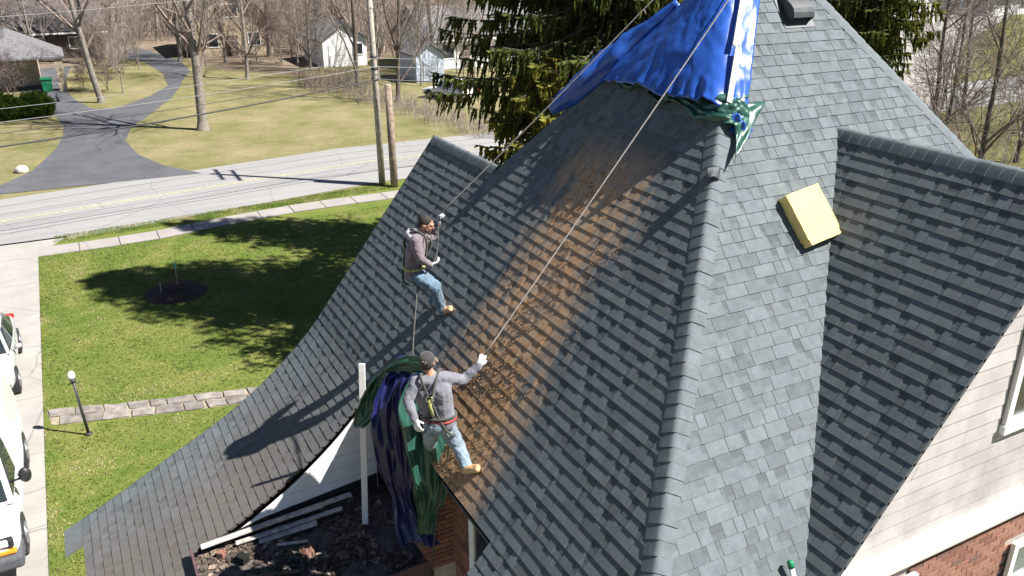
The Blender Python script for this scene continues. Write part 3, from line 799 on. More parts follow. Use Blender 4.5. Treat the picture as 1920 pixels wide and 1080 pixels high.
# ================================================================ TREES
M['bark'] = plain('grey_bark', (.20, .175, .15), .95, .35, 9, .8, dist=.03)
M['barkdark'] = plain('dark_bark', (.10, .08, .065), .95, .35, 9, .8, dist=.03)
M['twig'] = plain('bare_twigs', (.19, .145, .125), .95, .25, 3, 0)
M['twigpale'] = plain('pale_bare_twigs', (.26, .22, .19), .95, .25, 3, 0)
def bare_tree(seed, h, r, fork=.28, lv=4, spread=.75, kids=(7, 6, 5, 4), lean=(0, 0), limbs=None, tri=4):
    """returns (trunk MB, crown MB), base at the origin"""
    g = random.Random(seed); tr, cr = MB(), MB()
    def grow(mb, p, d, L, r0, lvl):
        n = max(3, 6-lvl); pts = [p]; rr = [r0]; dirs = [d]
        for i in range(n):
            k = .16 if lvl else .05
            d = (d+V3((g.uniform(-k, k), g.uniform(-k, k), g.uniform(-k, k)+(.05 if lvl else .02)))).normalized()
            p = p+d*L/n; pts.append(p); rr.append(r0*(1-.82*(i+1)/n) if lvl else r0*(1-.6*(i+1)/n)); dirs.append(d)
        sides = (9, 5, 4, 3, 3)[min(lvl, 4)]
        mb.tube(pts, [max(q, .006) for q in rr], sides, cap=False)
        if lvl >= lv: return
        nk = kids[min(lvl, len(kids)-1)]
        for c in range(nk):
            t = g.uniform(fork if lvl == 0 else .2, 1.0); x = t*n; i = min(int(x), n-1); q = pts[i].lerp(pts[i+1], x-i)
            dd = dirs[i+1]; o = dd.orthogonal().normalized(); o = Quaternion(dd, g.uniform(0, 6.283)) @ o
            sp = g.uniform(.45, 1.0)*spread*(1.2 if lvl else 1)
            nd = (dd*(1-.35*sp)+o*sp).normalized()
            if lvl == 0: nd.z = max(nd.z, .12)
            grow(cr, q, nd, L*g.uniform(.38, .62)*(1 if lvl else (1.15-.5*t)), max(rr[i]*g.uniform(.35, .6), .008), lvl+1)
    grow(tr, V3((0, 0, -.1)), V3((lean[0], lean[1], 1)).normalized(), h, r, 0)
    # root flare
    tr.tube([(0, 0, -.15), (0, 0, .05), (0, 0, .5)], [r*1.55, r*1.35, r*1.0], 9, cap=False)
    return tr, cr
TREEM = {}
def tree_meshes(key, *a, **k):
    if key not in TREEM:
        bk = k.pop('bark', 'bark'); tw = k.pop('twig', 'twig')
        t, c = bare_tree(*a, **k); tm = t.mesh('trunk', True); cm = c.mesh('crown'); tm.materials.append(M[bk]); cm.materials.append(M[tw]); TREEM[key] = (tm, cm)
    return TREEM[key]
def plant_tree(name, key, x, y, label, group=None, rz=0, sc_=1, cat='tree', z=0):
    tm, cm = TREEM[key]; e = empty(name, (x, y, z), label, cat, group, rz=rz); e.scale = (sc_, sc_, sc_)
    for nm, me in (('trunk', tm), ('crown', cm)):
        o = bpy.data.objects.new(nm, me); COL.objects.link(o); o.parent = e
    return e
tree_meshes('oak', 19, 15, .32, fork=.17, kids=(14, 7, 6, 4), spread=.8)
tree_meshes('leaner', 5, 15, .24, fork=.14, kids=(13, 6, 5, 4), lean=(.0, -.18), spread=.8)
tree_meshes('slim', 23, 13, .17, fork=.10, kids=(15, 6, 5, 3), spread=.7)
tree_meshes('slim2', 31, 14, .20, fork=.1, kids=(10, 6, 5, 3), spread=.7, bark='barkdark')
tree_meshes('wood1', 41, 16, .24, fork=.12, kids=(12, 5, 5, 3), spread=.6)
tree_meshes('wood2', 43, 17, .20, fork=.08, kids=(13, 5, 4, 3), spread=.55, lean=(.1, .08))
tree_meshes('wood3', 47, 12, .14, fork=.05, kids=(14, 6, 5, 3), spread=.65, twig='twigpale')
tree_meshes('wood4', 53, 15, .28, fork=.2, kids=(9, 6, 5, 3), spread=.7, lean=(-.06, .12))
tree_meshes('scrub', 61, 7, .09, fork=.04, kids=(13, 7, 5, 3), spread=.85, bark='barkdark', twig='twigpale')
tree_meshes('scrub2', 67, 9, .13, fork=.06, kids=(12, 7, 6, 3), spread=.8, bark='barkdark')
plant_tree('bare_tree', 'oak', -58, 7.9, 'big grey bare tree on the far lawn right of the dark driveway', rz=.6)
plant_tree('bare_tree', 'leaner', -72, 2.75, 'leaning bare tree inside the fork of the dark driveway', rz=.3)
plant_tree('bare_tree', 'slim', -78.7, 15.1, 'slender bare tree standing alone on the far lawn behind the big grey tree', rz=1)
plant_tree('bare_tree', 'slim2', -69.3, 22.2, 'dark slim bare tree in front of the white garage', rz=2)
plant_tree('bare_tree', 'slim2', -61.8, 22.9, 'dark bare tree just behind the two poles', rz=4, sc_=.9)
plant_tree('bare_tree', 'wood4', -93, 5.2, 'pale thick leaning bare tree between the two brown houses', rz=.5, sc_=1.15)
plant_tree('bare_tree', 'wood1', -93.9, 11.6, 'bare tree at the left corner of the tan stone house', rz=2.2)
g = random.Random(99)
keys = ['wood1', 'wood2', 'wood3', 'wood4', 'wood2', 'wood3']
k = 0; placed = []
while k < 78:
    t = g.random(); y = g.uniform(-22, 62); x = -g.uniform(97, 165)
    if y > 30: x = -g.uniform(86, 150)
    if -112 < x < -88 and (-6 < y < 31): continue
    if -100 < x < -84 and 31 < y < 48: continue
    if any(math.dist((x, y), q) < 2.2 for q in placed): continue
    placed.append((x, y))
    plant_tree('bare_tree', keys[k % 6], x, y, 'bare grey-brown tree in the wood behind the houses', 'trees of the far wood', rz=g.uniform(0, 6.28), sc_=g.uniform(.75, 1.2)); k += 1
# saplings and twiggy trees between and in front of the far houses
tree_meshes('sapling', 71, 8, .06, fork=.03, kids=(16, 6, 4, 3), spread=.6, twig='twigpale')
tree_meshes('thicket', 73, 4.2, .05, fork=.0, kids=(20, 7, 5, 2), spread=1.0)
near = [(-96.5, -1.5, 'wood3'), (-88.5, 13.2, 'sapling'), (-91, 15.5, 'wood3'), (-90.5, 18.5, 'sapling'), (-93.5, 20.5, 'wood2'), (-90, 22, 'sapling'), (-95, 24, 'wood3'), (-87.5, 20.3, 'thicket'), (-92, 25.5, 'wood1'), (-95.5, 28, 'wood2'), (-91.5, 29, 'wood3'), (-85, 21.3, 'sapling'), (-82.3, 21.8, 'wood3'), (-80.5, 22.1, 'sapling'), (-88, 30, 'wood2'), (-94, 7.4, 'sapling'), (-99.5, 7, 'wood3'), (-84.5, 29.5, 'sapling'), (-96.5, 12.6, 'sapling'), (-89.5, 7.2, 'sapling'), (-87, 5.6, 'thicket'), (-83.5, 4.2, 'thicket'), (-78, 3.6, 'thicket'), (-76, 4.6, 'sapling'), (-100, -5, 'wood2'), (-97.5, 3.2, 'wood1'), (-73.5, 25.5, 'wood3'), (-68, 27.4, 'sapling'), (-76, 30.2, 'wood3'), (-73, 33, 'sapling'), (-72, 35.5, 'wood3'), (-70, 33.4, 'sapling'), (-74.6, 31.6, 'wood2'), (-68, 31.4, 'sapling'), (-99, 30, 'wood3'), (-93, 33, 'wood1')]
for k, (x, y, key) in enumerate(near):
    plant_tree('bare_tree', key, x, y, 'slender bare tree or sapling on the rough ground among the far houses', 'saplings among the far houses', rz=k*1.3, sc_=.85+.3*((k*37) % 10)/10)
for x, y, s_, lb in ((-75, -3.4, 1.0, 'bare brown shrub in front of the low tan house, next to the yew hedge'), (-77.4, -5.0, .9, 'bare brown shrub against the wall of the low tan house'), (-78.6, 1.9, .55, 'small reddish bare shrub right of the carport column')):
    plant_tree('bare_shrub', 'thicket', x, y, lb, rz=x, sc_=s_*.75, cat='shrub')
# bare scrub trees right of the house
labs = ['tangled bare tree nearest the right gable ridge', 'tall bare tree with pale twigs at the right edge of the picture', 'dark-stemmed bare tree behind the right hip of the roof',
        'bare tree in front of the pale side road at right', 'spreading bare tree low behind the right gable ridge', 'leaning bare tree beside the evergreen at right', 'small twiggy bare tree on the grass at far right', 'crooked bare tree between the side road and the roof']
for (x, y, key, rz, s_), lb in zip(((-26, 41, 'scrub2', .3, 1.15), (-27.5, 46.5, 'scrub', 1.2, 1.4), (-33, 46.5, 'scrub2', 2.5, 1.2), (-40, 57, 'scrub', 3, 1.2), (-23.5, 43.5, 'scrub', 4, 1.3), (-34.5, 50, 'scrub', 5, 1.35), (-31, 55, 'scrub2', .9, 1.2), (-37, 55, 'scrub2', 2.0, 1.1)), labs):
    plant_tree('bare_tree', key, x, y, lb, rz=rz, sc_=s_)
# undergrowth of the wood: stems nobody could count
def brush(name, label, n, region, hlo, hhi, mat, seed, r=.016):
    g = random.Random(seed); b = MB()
    for i in range(n):
        x, y = region(g); h = g.uniform(hlo, hhi); p = V3((x, y, -.05)); d = V3((g.uniform(-.3, .3), g.uniform(-.3, .3), 1)).normalized(); pts = [p]
        for s in range(3): d = (d+V3((g.uniform(-.22, .22), g.uniform(-.22, .22), .05))).normalized(); p = p+d*h/3; pts.append(p)
        b.tube(pts, [r, r*.8, r*.55, r*.25], 3, cap=False)
        for s in range(5):
            t = g.uniform(.25, 1)*3; a = min(int(t), 2); q = pts[a].lerp(pts[a+1], t-a); dd = V3((g.uniform(-1, 1), g.uniform(-1, 1), g.uniform(.2, 1))).normalized()
            l = h*g.uniform(.12, .3); b.tube([q, q+dd*l*.5+V3((0, 0, .04)), q+dd*l+V3((0, 0, .15*l))], [r*.5, r*.4, r*.2], 3, cap=False)
    o = b.build(name, M[mat]); setp(o, label, 'undergrowth', kind='stuff'); return o
def woodreg(g):
    while True:
        y = g.uniform(-24, 70); x = -g.uniform(95, 135) if y < 31 else -g.uniform(84, 125)
        if -112 < x < -88 and (-6 < y < 24): continue
        if y > 15 and x > -80-(30-y)*.2: continue
        return x, y
brush('undergrowth', 'brown leafless undergrowth filling the far wood', 6500, woodreg, 1.2, 5.5, 'twig', 5, .03)
brush('undergrowth', 'low brown brush between the poles and the parked white car', 900, lambda g: (lambda t, w: (-66+t*20+w*.6, 21+t*3.0+w))(g.random(), g.uniform(-1.6, 1.6)), .4, 1.5, 'twigpale', 6, .012)
brush('undergrowth', 'thin brush around the slim tree by the white garage', 500, lambda g: (-70+g.uniform(-4, 3), 20.5+g.uniform(-2.5, 2.2)), .5, 1.9, 'twig', 8, .014)
brush('undergrowth', 'tangled scrub on the rough ground right of the house', 1500, lambda g: (lambda a: (-33+g.uniform(-9, 9), 49+g.uniform(-9, 10)))(0), .6, 2.8, 'twigpale', 9, .013)
# ---------------------------------------------------------------- spruces
def foliage_mat(name, a, b_, c):
    m, nt, b = nodes(name); p = wpos(nt)
    at = N(nt, 'ShaderNodeAttribute', attribute_name='tint')
    v = ramp(nt, nz(nt, 1.1, 4, .6, p), [(.3, a), (.55, b_), (.75, c)])
    cc = mix(nt, v, at.outputs[0], 1, 'MULTIPLY'); nt.links.new(cc, b.inputs['Base Color']); b.inputs['Roughness'].default_value = .7
    tl = N(nt, 'ShaderNodeBsdfTranslucent'); nt.links.new(mix(nt, cc, (1.6, 1.5, .7), 1, 'MULTIPLY'), tl.inputs[0]); ms = N(nt, 'ShaderNodeMixShader'); ms.inputs[0].default_value = .42
    nt.links.new(b.outputs[0], ms.inputs[1]); nt.links.new(tl.outputs[0], ms.inputs[2]); nt.links.new(ms.outputs[0], nt.nodes['Material Output'].inputs[0])
    b.inputs['Specular IOR Level'].default_value = .25; return m
M['needle'] = foliage_mat('spruce_needles', (.036, .056, .018), (.075, .092, .026), (.17, .165, .045))
M['hedge'] = foliage_mat('yew_needles', (.025, .05, .012), (.05, .085, .02), (.085, .12, .03))
def spruce(name, x, y, h, rad, z0, label, seed, nb=330, nm='needle'):
    g = random.Random(seed); tr = MB(); e = empty(name, (x, y, 0), label, 'tree')
    tr.tube([(x, y, -.2), (x, y, h*.4), (x, y, h)], [.018*h, .012*h, .03], 10); tr.build('trunk', M['barkdark'], e, True)
    lim = MB(); nd = MB()
    for i in range(nb):
        t = (i+g.random())/nb; z = z0+(h-z0)*(1-(1-t)**1.0)
        f = 1-(z-z0)/(h-z0); L = rad*(f**.75)*g.uniform(.72, 1.08)*min(1, .3+(z-z0)/4.5)+.3; a = i*2.39996+g.uniform(-.3, .3)
        d = V3((math.cos(a), math.sin(a), 0)); side = V3((-d.y, d.x, 0)); pts = []; n = 7
        for s in range(n+1):
            u = s/n; pts.append(V3((x, y, z))+d*L*u+V3((0, 0, L*(-.34*u+.20*u*u*u)))+side*(.25*math.sin(u*3+i)*u))
        lim.tube(pts, [.05*(1-s/n*.85)*(L/rad+.2) for s in range(n+1)], 4, cap=False)
        ns = int(8+L*13)
        for s in range(ns):
            u = g.uniform(.12, 1.0); xx = u*n; k = min(int(xx), n-1); q = pts[k].lerp(pts[k+1], xx-k)
            sg_ = g.choice((-1, 1)); off = g.uniform(0, .75)*(1.1-u*.55)*min(1, L/3)
            q = q+side*sg_*off+d*off*.35+V3((0, 0, -.10*off))
            hang = g.uniform(.25, 1.0)*(.55+.6*(1-u))*min(1, .45+L/4)
            br = g.uniform(.6, 1.35)*(1.0+.7*max(0, u-.7)); tn = (br*1.05, br, br*.85) if u > .75 else (br, br, br)  # branch ends tinted brighter and warmer: sunlit tips painted into the colour
            m_ = max(3, int(hang/.085)); pp = q.copy(); dv = V3((g.uniform(-.25, .25), g.uniform(-.25, .25), -1))+d*.25
            dv.normalize()
            for w in range(m_):
                ww = (.05+.04*g.random())*(1-.5*w/m_); o1 = V3((g.uniform(-1, 1), g.uniform(-1, 1), g.uniform(-.5, .1))).normalized()*ww
                nd.face([pp-o1, pp+o1*1.0, pp+dv*.17+o1*.2], tn)
                o2 = V3((o1.y, -o1.x, -.3*ww)); nd.face([pp+o2, pp-o2*.9, pp+dv*.16], tn)
                pp = pp+dv*.085
            # spray along the limb
            o1 = side*sg_*g.uniform(.05, .2); nd.face([q, q+o1+d*.12, q+d*.2+V3((0, 0, -.05))], tn)
    lim.build('branches', M['barkdark'], e); nd.build('crown', M[nm], e); return e
spruce('spruce_tree', -20.4, 14.3, 23, 6.3, 5.4, 'huge dark spruce with drooping branches behind the blue tarp', 4, 300)
spruce('spruce_tree', -26.3, 17.2, 22, 3.8, 5.6, 'dark spruce close behind the huge one, seen at the left of it', 14, 170)
spruce('spruce_tree', -24.2, 29.0, 17, 3.3, 6.2, 'smaller spruce behind the right hip of the roof', 9, 130)
M['sunlitneedle'] = foliage_mat('sunlit_spruce_needles', (.10, .11, .022), (.17, .17, .035), (.24, .22, .06))  # yellow-green colour carries the sunlight on a low spruce branch
spruce('sunlit_branch_tree', -18.0, 10.3, 9.0, 3.2, .6, 'small stand-in tree for the sunlit low spruce branch behind the left gable ridge', 17, 110, 'sunlitneedle')  # added tree, standing in for the lit end of a spruce branch
# yew hedge left
def leafy(mb, c, r, n, g, size=.11, low=.55):
    for i in range(n):
        th = math.acos(1-2*g.random()); ph = g.uniform(0, 6.283); k = g.uniform(low, 1.0)*(1+.22*fbm(math.cos(ph)*2+c[0], math.sin(ph)*2, th*2+c[1]))
        nrm = V3((math.sin(th)*math.cos(ph), math.sin(th)*math.sin(ph), math.cos(th)))
        p = V3((c[0]+nrm.x*r[0]*k, c[1]+nrm.y*r[1]*k, max(.03, c[2]+nrm.z*r[2]*k)))
        u = V3((g.uniform(-1, 1), g.uniform(-1, 1), g.uniform(-.4, 1))).normalized(); w = u.orthogonal().normalized()*size*.5
        s_ = g.uniform(.6, 1.4)*size; v = g.uniform(.55, 1.4)
        mb.face([p-w, p+w, p+u*s_*1.6], (v, v, v*.9)); 
g = random.Random(3)
for i, (y, lb) in enumerate(((-3.6, 'clipped dark green yew at the left picture edge, left half of the hedge'), (-1.6, 'clipped dark green yew next to the dark driveway, right half of the hedge'))):
    e = empty('yew_shrub', (-67.8, y, 0), lb, 'shrub', 'yew hedge')
    b = MB(); leafy(b, (-67.8, y, .75), (1.35, 1.25, .95), 3800, g, .16); b.build('foliage', M['hedge'], e)
    b = MB()
    for k in range(8):
        a = k*.8; b.tube([(-67.8, y, 0), (-67.8+.5*math.cos(a), y+.5*math.sin(a), .6), (-67.8+.9*math.cos(a), y+.9*math.sin(a), 1.1)], [.05, .035, .015], 5)
    b.build('stems', M['barkdark'], e)
# ================================================================ POLES AND WIRES
M['pole'] = plain('weathered_pole_wood', (.34, .30, .26), .9, .2, 6, .5, dist=.02)
M['poledark'] = plain('brown_pole_wood', (.23, .17, .135), .9, .3, 5, .6, dist=.02)
M['wire'] = plain('aluminium_wire', (.24, .24, .25), .5, .1, 3, 0)
M['cable'] = plain('black_cable', (.035, .035, .038), .6, .2, 3, 0)
pe = empty('utility_pole', (-39.83, 13.7, 0), 'tall pale utility pole beside the road', 'utility pole')
b = MB(); b.tube([(-39.83, 13.7, -.2), (-39.85, 13.65, 6), (-39.87, 13.6, 11.4)], [.17, .145, .12], 14); b.build('shaft', M['pole'], pe, True)
for z in (10.9, 9.7):
    b = MB(); b.box((-39.87, 13.6, z), (2.4, .11, .13)); b.build('crossarm', M['pole'], pe)
    for o in (-1.1, -.55, .55, 1.1):
        b = MB(); b.tube([(-39.87+o, 13.6, z+.06), (-39.87+o, 13.6, z+.14), (-39.87+o, 13.6, z+.26)], [.03, .06, .035], 8); b.build('insulator', M['stone'] if 0 else M['iron'], pe, True)
for z in (5.25, 5.75, 6.3):
    b = MB(); b.tube([(-39.86, 13.65, z-.06), (-39.86, 13.65, z+.06)], [.165, .165], 12); b.build('bracket', M['iron'], pe, True)
st = empty('pole_stub', (-39.07, 14.08, 0), 'shorter brown cut-off pole next to the tall utility pole', 'pole')
b = MB(); b.tube([(-39.07, 14.08, -.2), (-39.12, 14.06, 2.5), (-39.16, 14.05, 5.05)], [.19, .175, .16], 14); b.build('shaft', M['poledark'], st, True)
b = MB(); b.tube([(-39.16, 14.05, 5.05), (-39.16, 14.05, 5.07)], [.155, .15], 14); b.build('cut_top', M['pole'], st)
def wire(z0, z1, sag, r, mat, label, x0=-39.7, x1=-34.5, y1=-36, right=True, zr=None):
    b = MB(); pts = []
    for i in range(29):
        t = i/28; pts.append((x0+(x1-x0)*t, 13.7+(y1-13.7)*t, z0+(z1-z0)*t-4*sag*t*(1-t)))
    pts = pts[::-1]
    if right:
        for i in range(1, 22):
            t = i/21; pts.append((x0-2.5*t, 13.7+46*t, z0+((zr or z0)-z0)*t-4*sag*t*(1-t)))
    b.tube(pts, r, 6); setp(b.build('overhead_wire', M[mat], smooth=True), label, 'wire')
wire(5.25, 5.4, 1.45, .032, 'cable', 'thick black cable, lowest of the wires on the utility pole')
wire(5.5, 5.9, 1.25, .012, 'cable', 'thin dark wire just above the thick black cable')
wire(5.85, 6.2, 1.15, .012, 'wire', 'bright wire attached below the middle of the visible pole')
wire(6.25, 6.8, 1.1, .010, 'wire', 'pale wire, highest of those crossing the far lawn')
wire(9.9, 10.1, 1.3, .012, 'wire', 'thin pale wire crossing the top left corner', x0=-39.0)
# ================================================================ FAR BUILDINGS
M['greyroof'] = plain('grey_far_shingles', (.135, .130, .135), .9, .25, 5, .3)
M['brownroof'] = plain('brown_far_shingles', (.085, .072, .068), .9, .3, 5, .3)
M['tanstone'] = plain('tan_stone_wall', (.36, .29, .20), .9, .3, 2.5, .5, dist=.04)
M['tanbrick'] = plain('tan_brick_wall', (.42, .34, .25), .9, .15, 3, .3)
M['whitewall'] = plain('white_far_siding', (.74, .74, .73), .7, .04, 2, .1)
M['bluewall'] = plain('pale_blue_siding', (.42, .47, .55), .7, .08, 2, .1)
M['darkwall'] = plain('dark_brown_siding', (.10, .075, .06), .8, .25, 3, .2)
M['farglass'] = glass_mat('far_window_glass', (.03, .035, .04), .1)
def far_house(name, label, x0, x1, y0, y1, hw, hr, mat, roofm, axis='x', over=.5, hip=0, windows=(), doors=(), extra=None):
    """gable or hip house; axis = direction of the ridge; windows on the face turned to the road (x = x1): (y, z, w, h)"""
    e = empty(name, ((x0+x1)/2, (y0+y1)/2, 0), label, 'house')
    b = MB()
    if axis == 'x':
        ym = (y0+y1)/2
        b.prism([(x0, y0, 0), (x0, y1, 0), (x0, y1, hw), (x0, ym, hw+(hr-hw)*(0 if hip else .97)), (x0, y0, hw)], (x1-x0, 0, 0))
    else:
        xm = (x0+x1)/2
        b.prism([(x0, y0, 0), (x1, y0, 0), (x1, y0, hw), (xm, y0, hw+(hr-hw)*(0 if hip else .97)), (x0, y0, hw)], (0, y1-y0, 0))
    b.build('wall', mat, e)
    X0, X1, Y0, Y1 = x0-over, x1+over, y0-over, y1+over; ze = hw-.1; r = MB(); t = .16
    if axis == 'x': ra, rb = V3((X0+hip, (y0+y1)/2, hr)), V3((X1-hip, (y0+y1)/2, hr))
    else: ra, rb = V3(((x0+x1)/2, Y0+hip, hr)), V3(((x0+x1)/2, Y1-hip, hr))
    c = [V3((X0, Y0, ze)), V3((X1, Y0, ze)), V3((X1, Y1, ze)), V3((X0, Y1, ze))]
    if axis == 'x': fs = [[c[0], c[1], rb, ra], [c[2], c[3], ra, rb]]+([[c[1], c[2], rb], [c[3], c[0], ra]] if hip else [])
    else: fs = [[c[1], c[2], rb, ra], [c[3], c[0], ra, rb]]+([[c[0], c[1], ra], [c[2], c[3], rb]] if hip else [])
    for f in fs:
        n = (f[1]-f[0]).cross(f[2]-f[0]).normalized()
        if n.z < 0: n = -n; f = f[::-1]
        r.prism([p+n*.01 for p in f], n*t)
    ro = r.build('roof', roofm, e)
    f = MB()
    f.bx(X1-.02, X1+.04, Y0, Y1, ze-.12, ze+.06); f.build('fascia', M['trim'], e) if hip or axis == 'y' else None
    for (y, z, w, h) in windows:
        b = MB()
        for a_, c_, d_, e_ in ((y-w/2-.08, y-w/2, z-.08, z+h+.08), (y+w/2, y+w/2+.08, z-.08, z+h+.08), (y-w/2, y+w/2, z+h, z+h+.08), (y-w/2, y+w/2, z-.08, z)): b.bx(x1, x1+.06, a_, c_, d_, e_)
        wf = b.build('window', M['trim'], e); b = MB(); b.bx(x1+.005, x1+.02, y-w/2, y+w/2, z, z+h); b.build('pane', M['farglass'], wf)
    for (y, w, h, mm) in doors:
        b = MB(); b.bx(x1+.005, x1+.05, y-w/2, y+w/2, 0, h); d_ = b.build('door', mm, e)
        b = MB()
        for k in range(1, 4): b.bx(x1+.05, x1+.055, y-w/2, y+w/2, h*k/4-.015, h*k/4+.015)
        b.build('door_joint', M['stake'], d_)
    return e
h1 = far_house('house', 'low tan house with grey hip roof at the left picture edge', -92, -83.5, -17, -1.2, 2.75, 4.6, M['tanbrick'], M['greyroof'], 'y', .6, 4.5, windows=((-10, 1, 1.6, 1.1), (-5.5, 1, 1.4, 1.1)))
b = MB(); b.prism([(-84.1, -1.2, 2.70), (-79.0, -1.2, 2.55), (-79.0, .9, 2.55), (-84.1, .9, 2.70)], (0, 0, .14)); 
b = MB(); r_ = [V3((-84.5, -6, 2.75)), V3((-79.2, -6, 2.6)), V3((-79.2, .9, 2.6)), V3((-84.5, .9, 2.75)), V3((-87, -3.2, 4.4)), V3((-83, -3.2, 3.9))]
for f in ((0, 1, 5, 4), (1, 2, 5), (2, 3, 4, 5)): 
    p = [r_[i] for i in f]; b.prism(p, (0, 0, .14))
b.build('carport_roof', M['greyroof'], h1)
b = MB(); b.bx(-79.95, -79.35, .1, .7, 0, 2.62); b.build('carport_column', M['tanbrick'], h1)
far_house('house', 'dark brown gabled house under bare trees behind the grey hip roof', -111, -102, -3.5, 5.0, 2.7, 5.4, M['darkwall'], M['brownroof'], 'y', .6, 0, windows=((-1, 1, 1.2, 1.1), (2.5, 1, 1.2, 1.1)))
far_house('house', 'tan stone house with steep front gable among the trees', -106, -96, 13.2, 21.5, 3.0, 7.4, M['tanstone'], M['brownroof'], 'x', .7, 0, windows=((15.2, 1.0, 1.2, 1.3), (19.6, 1.0, 1.2, 1.3), (17.3, 4.0, 1.6, 1.2)), doors=((17.3, 1.1, 2.1, M['darkwall']),))
far_house('garage', 'small white gabled garage at the edge of the wood', -89.5, -82.5, 23.2, 27.6, 2.5, 4.1, M['whitewall'], M['greyroof'], 'x', .35, 0, windows=((26.7, 1.1, .9, 1.0),), doors=((24.9, 2.3, 2.1, M['trim']),))
far_house('house', 'long white house half hidden behind the spruce', -84, -76, 31.5, 45, 2.8, 5.4, M['whitewall'], M['greyroof'], 'y', .5, 0, windows=((33.5, 1, 1.2, 1.3), (37, 1, 1.2, 1.3), (41.5, 1, 1.5, 1.3)), doors=((35.3, 1, 2.1, M['darkwall']),))
far_house('shed', 'pale blue shed left of the parked white car', -73.5, -69.5, 27.6, 30.2, 2.3, 3.2, M['bluewall'], M['greyroof'], 'x', .25, 0, doors=((28.9, 1.3, 1.9, M['bluewall']),))
far_house('house', 'white house beyond the side road, seen through the right spruce', -98, -86, 106, 117, 3.0, 6.2, M['whitewall'], M['greyroof'], 'x', .5, 0, windows=((109, 1, 1.3, 1.3), (114, 1, 1.3, 1.3)))
far_house('house', 'white house with dark roof at the top right corner', -104, -90, 136, 152, 3.0, 6.5, M['whitewall'], M['brownroof'], 'y', .6, 0, windows=((140, 1, 1.4, 1.3), (144, 1, 1.4, 1.3), (148, 1, 1.4, 1.3)))
# side road and lawns at right
sheet('side_road', [(-40, 57), (-47, 54.5), (-76, 94), (-110, 160), (-101, 163), (-68, 99)], .008, M['concrete'])
sheet('right_lawn', [(-30, 36), (-47, 56.5), (-76, 96), (-100, 145), (40, 190), (30, 40)], -.005, M['rightlawn'])
# wheelie bin
M['greenplastic'] = plain('green_bin_plastic', (.01, .17, .075), .45, .15, 5, .05)
e = empty('wheelie_bin', (-79.4, -.75, 0), 'green wheelie bin beside the tan carport column', 'bin')
b = MB(); b.box((-79.4, -.75, .52), (.75, .8, 1.0)); b.v = [(-79.4+(v[0]+79.4)*(1 if v[2] > .5 else .78), -.75+(v[1]+.75)*(1 if v[2] > .5 else .78), v[2]) for v in b.v]; b.build('body', M['greenplastic'], e)
b = MB(); b.prism([(-79.85, -1.2, 1.03), (-78.95, -1.2, 1.0), (-78.95, -.3, 1.0), (-79.85, -.3, 1.03)], (0, 0, .09)); bevel(b.build('lid', M['greenplastic'], e), .03)
for y in (-1.1, -.4):
    b = MB(); b.tube([(-79.8, y-.05, .12), (-79.8, y+.05, .12)], .12, 12); b.build('wheel', M['iron'], e)
# ================================================================ VEHICLES
def paint(name, col, rough=.25, coat=.6):
    m, nt, b = nodes(name); p = wpos(nt)
    c = ramp(nt, nz(nt, 3, 4, .6, p), [(.3, [v*.93 for v in col]), (.7, col)])
    nt.links.new(c, b.inputs['Base Color']); b.inputs['Roughness'].default_value = rough; b.inputs['Coat Weight'].default_value = coat; b.inputs['Coat Roughness'].default_value = .06
    return m
M['whitecar'] = paint('white_car_paint', (.78, .78, .78)); M['silvercar'] = paint('silver_car_paint', (.55, .56, .58), .3)
M['silvercar'].node_tree.nodes['Principled BSDF'].inputs['Metallic'].default_value = .35
M['tyre'] = plain('tyre_rubber', (.02, .02, .021), .85, .2, 20, .2)
M['rim'] = plain('wheel_alloy', (.38, .39, .40), .35, .1, 8, 0, metal=.8)
M['bumper'] = plain('dark_grey_bumper', (.075, .08, .09), .6, .1, 8, .05)
M['carglass'] = glass_mat('car_glass', (.02, .028, .03), .03)
M['lamp'] = plain('headlamp_glass', (.55, .57, .6), .1, .1, 12, 0)
M['amber'] = plain('amber_lens', (.75, .26, .02), .25, .08, 20, 0)
M['redlens'] = plain('red_lens', (.45, .02, .02), .25, .1, 20, 0)
M['blackplastic'] = plain('black_plastic', (.02, .02, .022), .5, .1, 10, .05)
def loft(name, secs, mat, parent, smooth=True, sub=1, closed=True):
    """secs: list of rings (equal counts) of world points"""
    b = MB(); n = len(secs[0]); vs = [p for s in secs for p in s]
    fs = [(i*n+j, i*n+(j+1) % n, (i+1)*n+(j+1) % n, (i+1)*n+j) for i in range(len(secs)-1) for j in range(n)]
    fs += [tuple(range(n))[::-1], tuple(range((len(secs)-1)*n, len(secs)*n))]
    b.add(vs, fs); o = b.build(name, mat, parent, smooth)
    if sub:
        m = o.modifiers.new('s', 'SUBSURF'); m.levels = sub; m.render_levels = sub
    return o
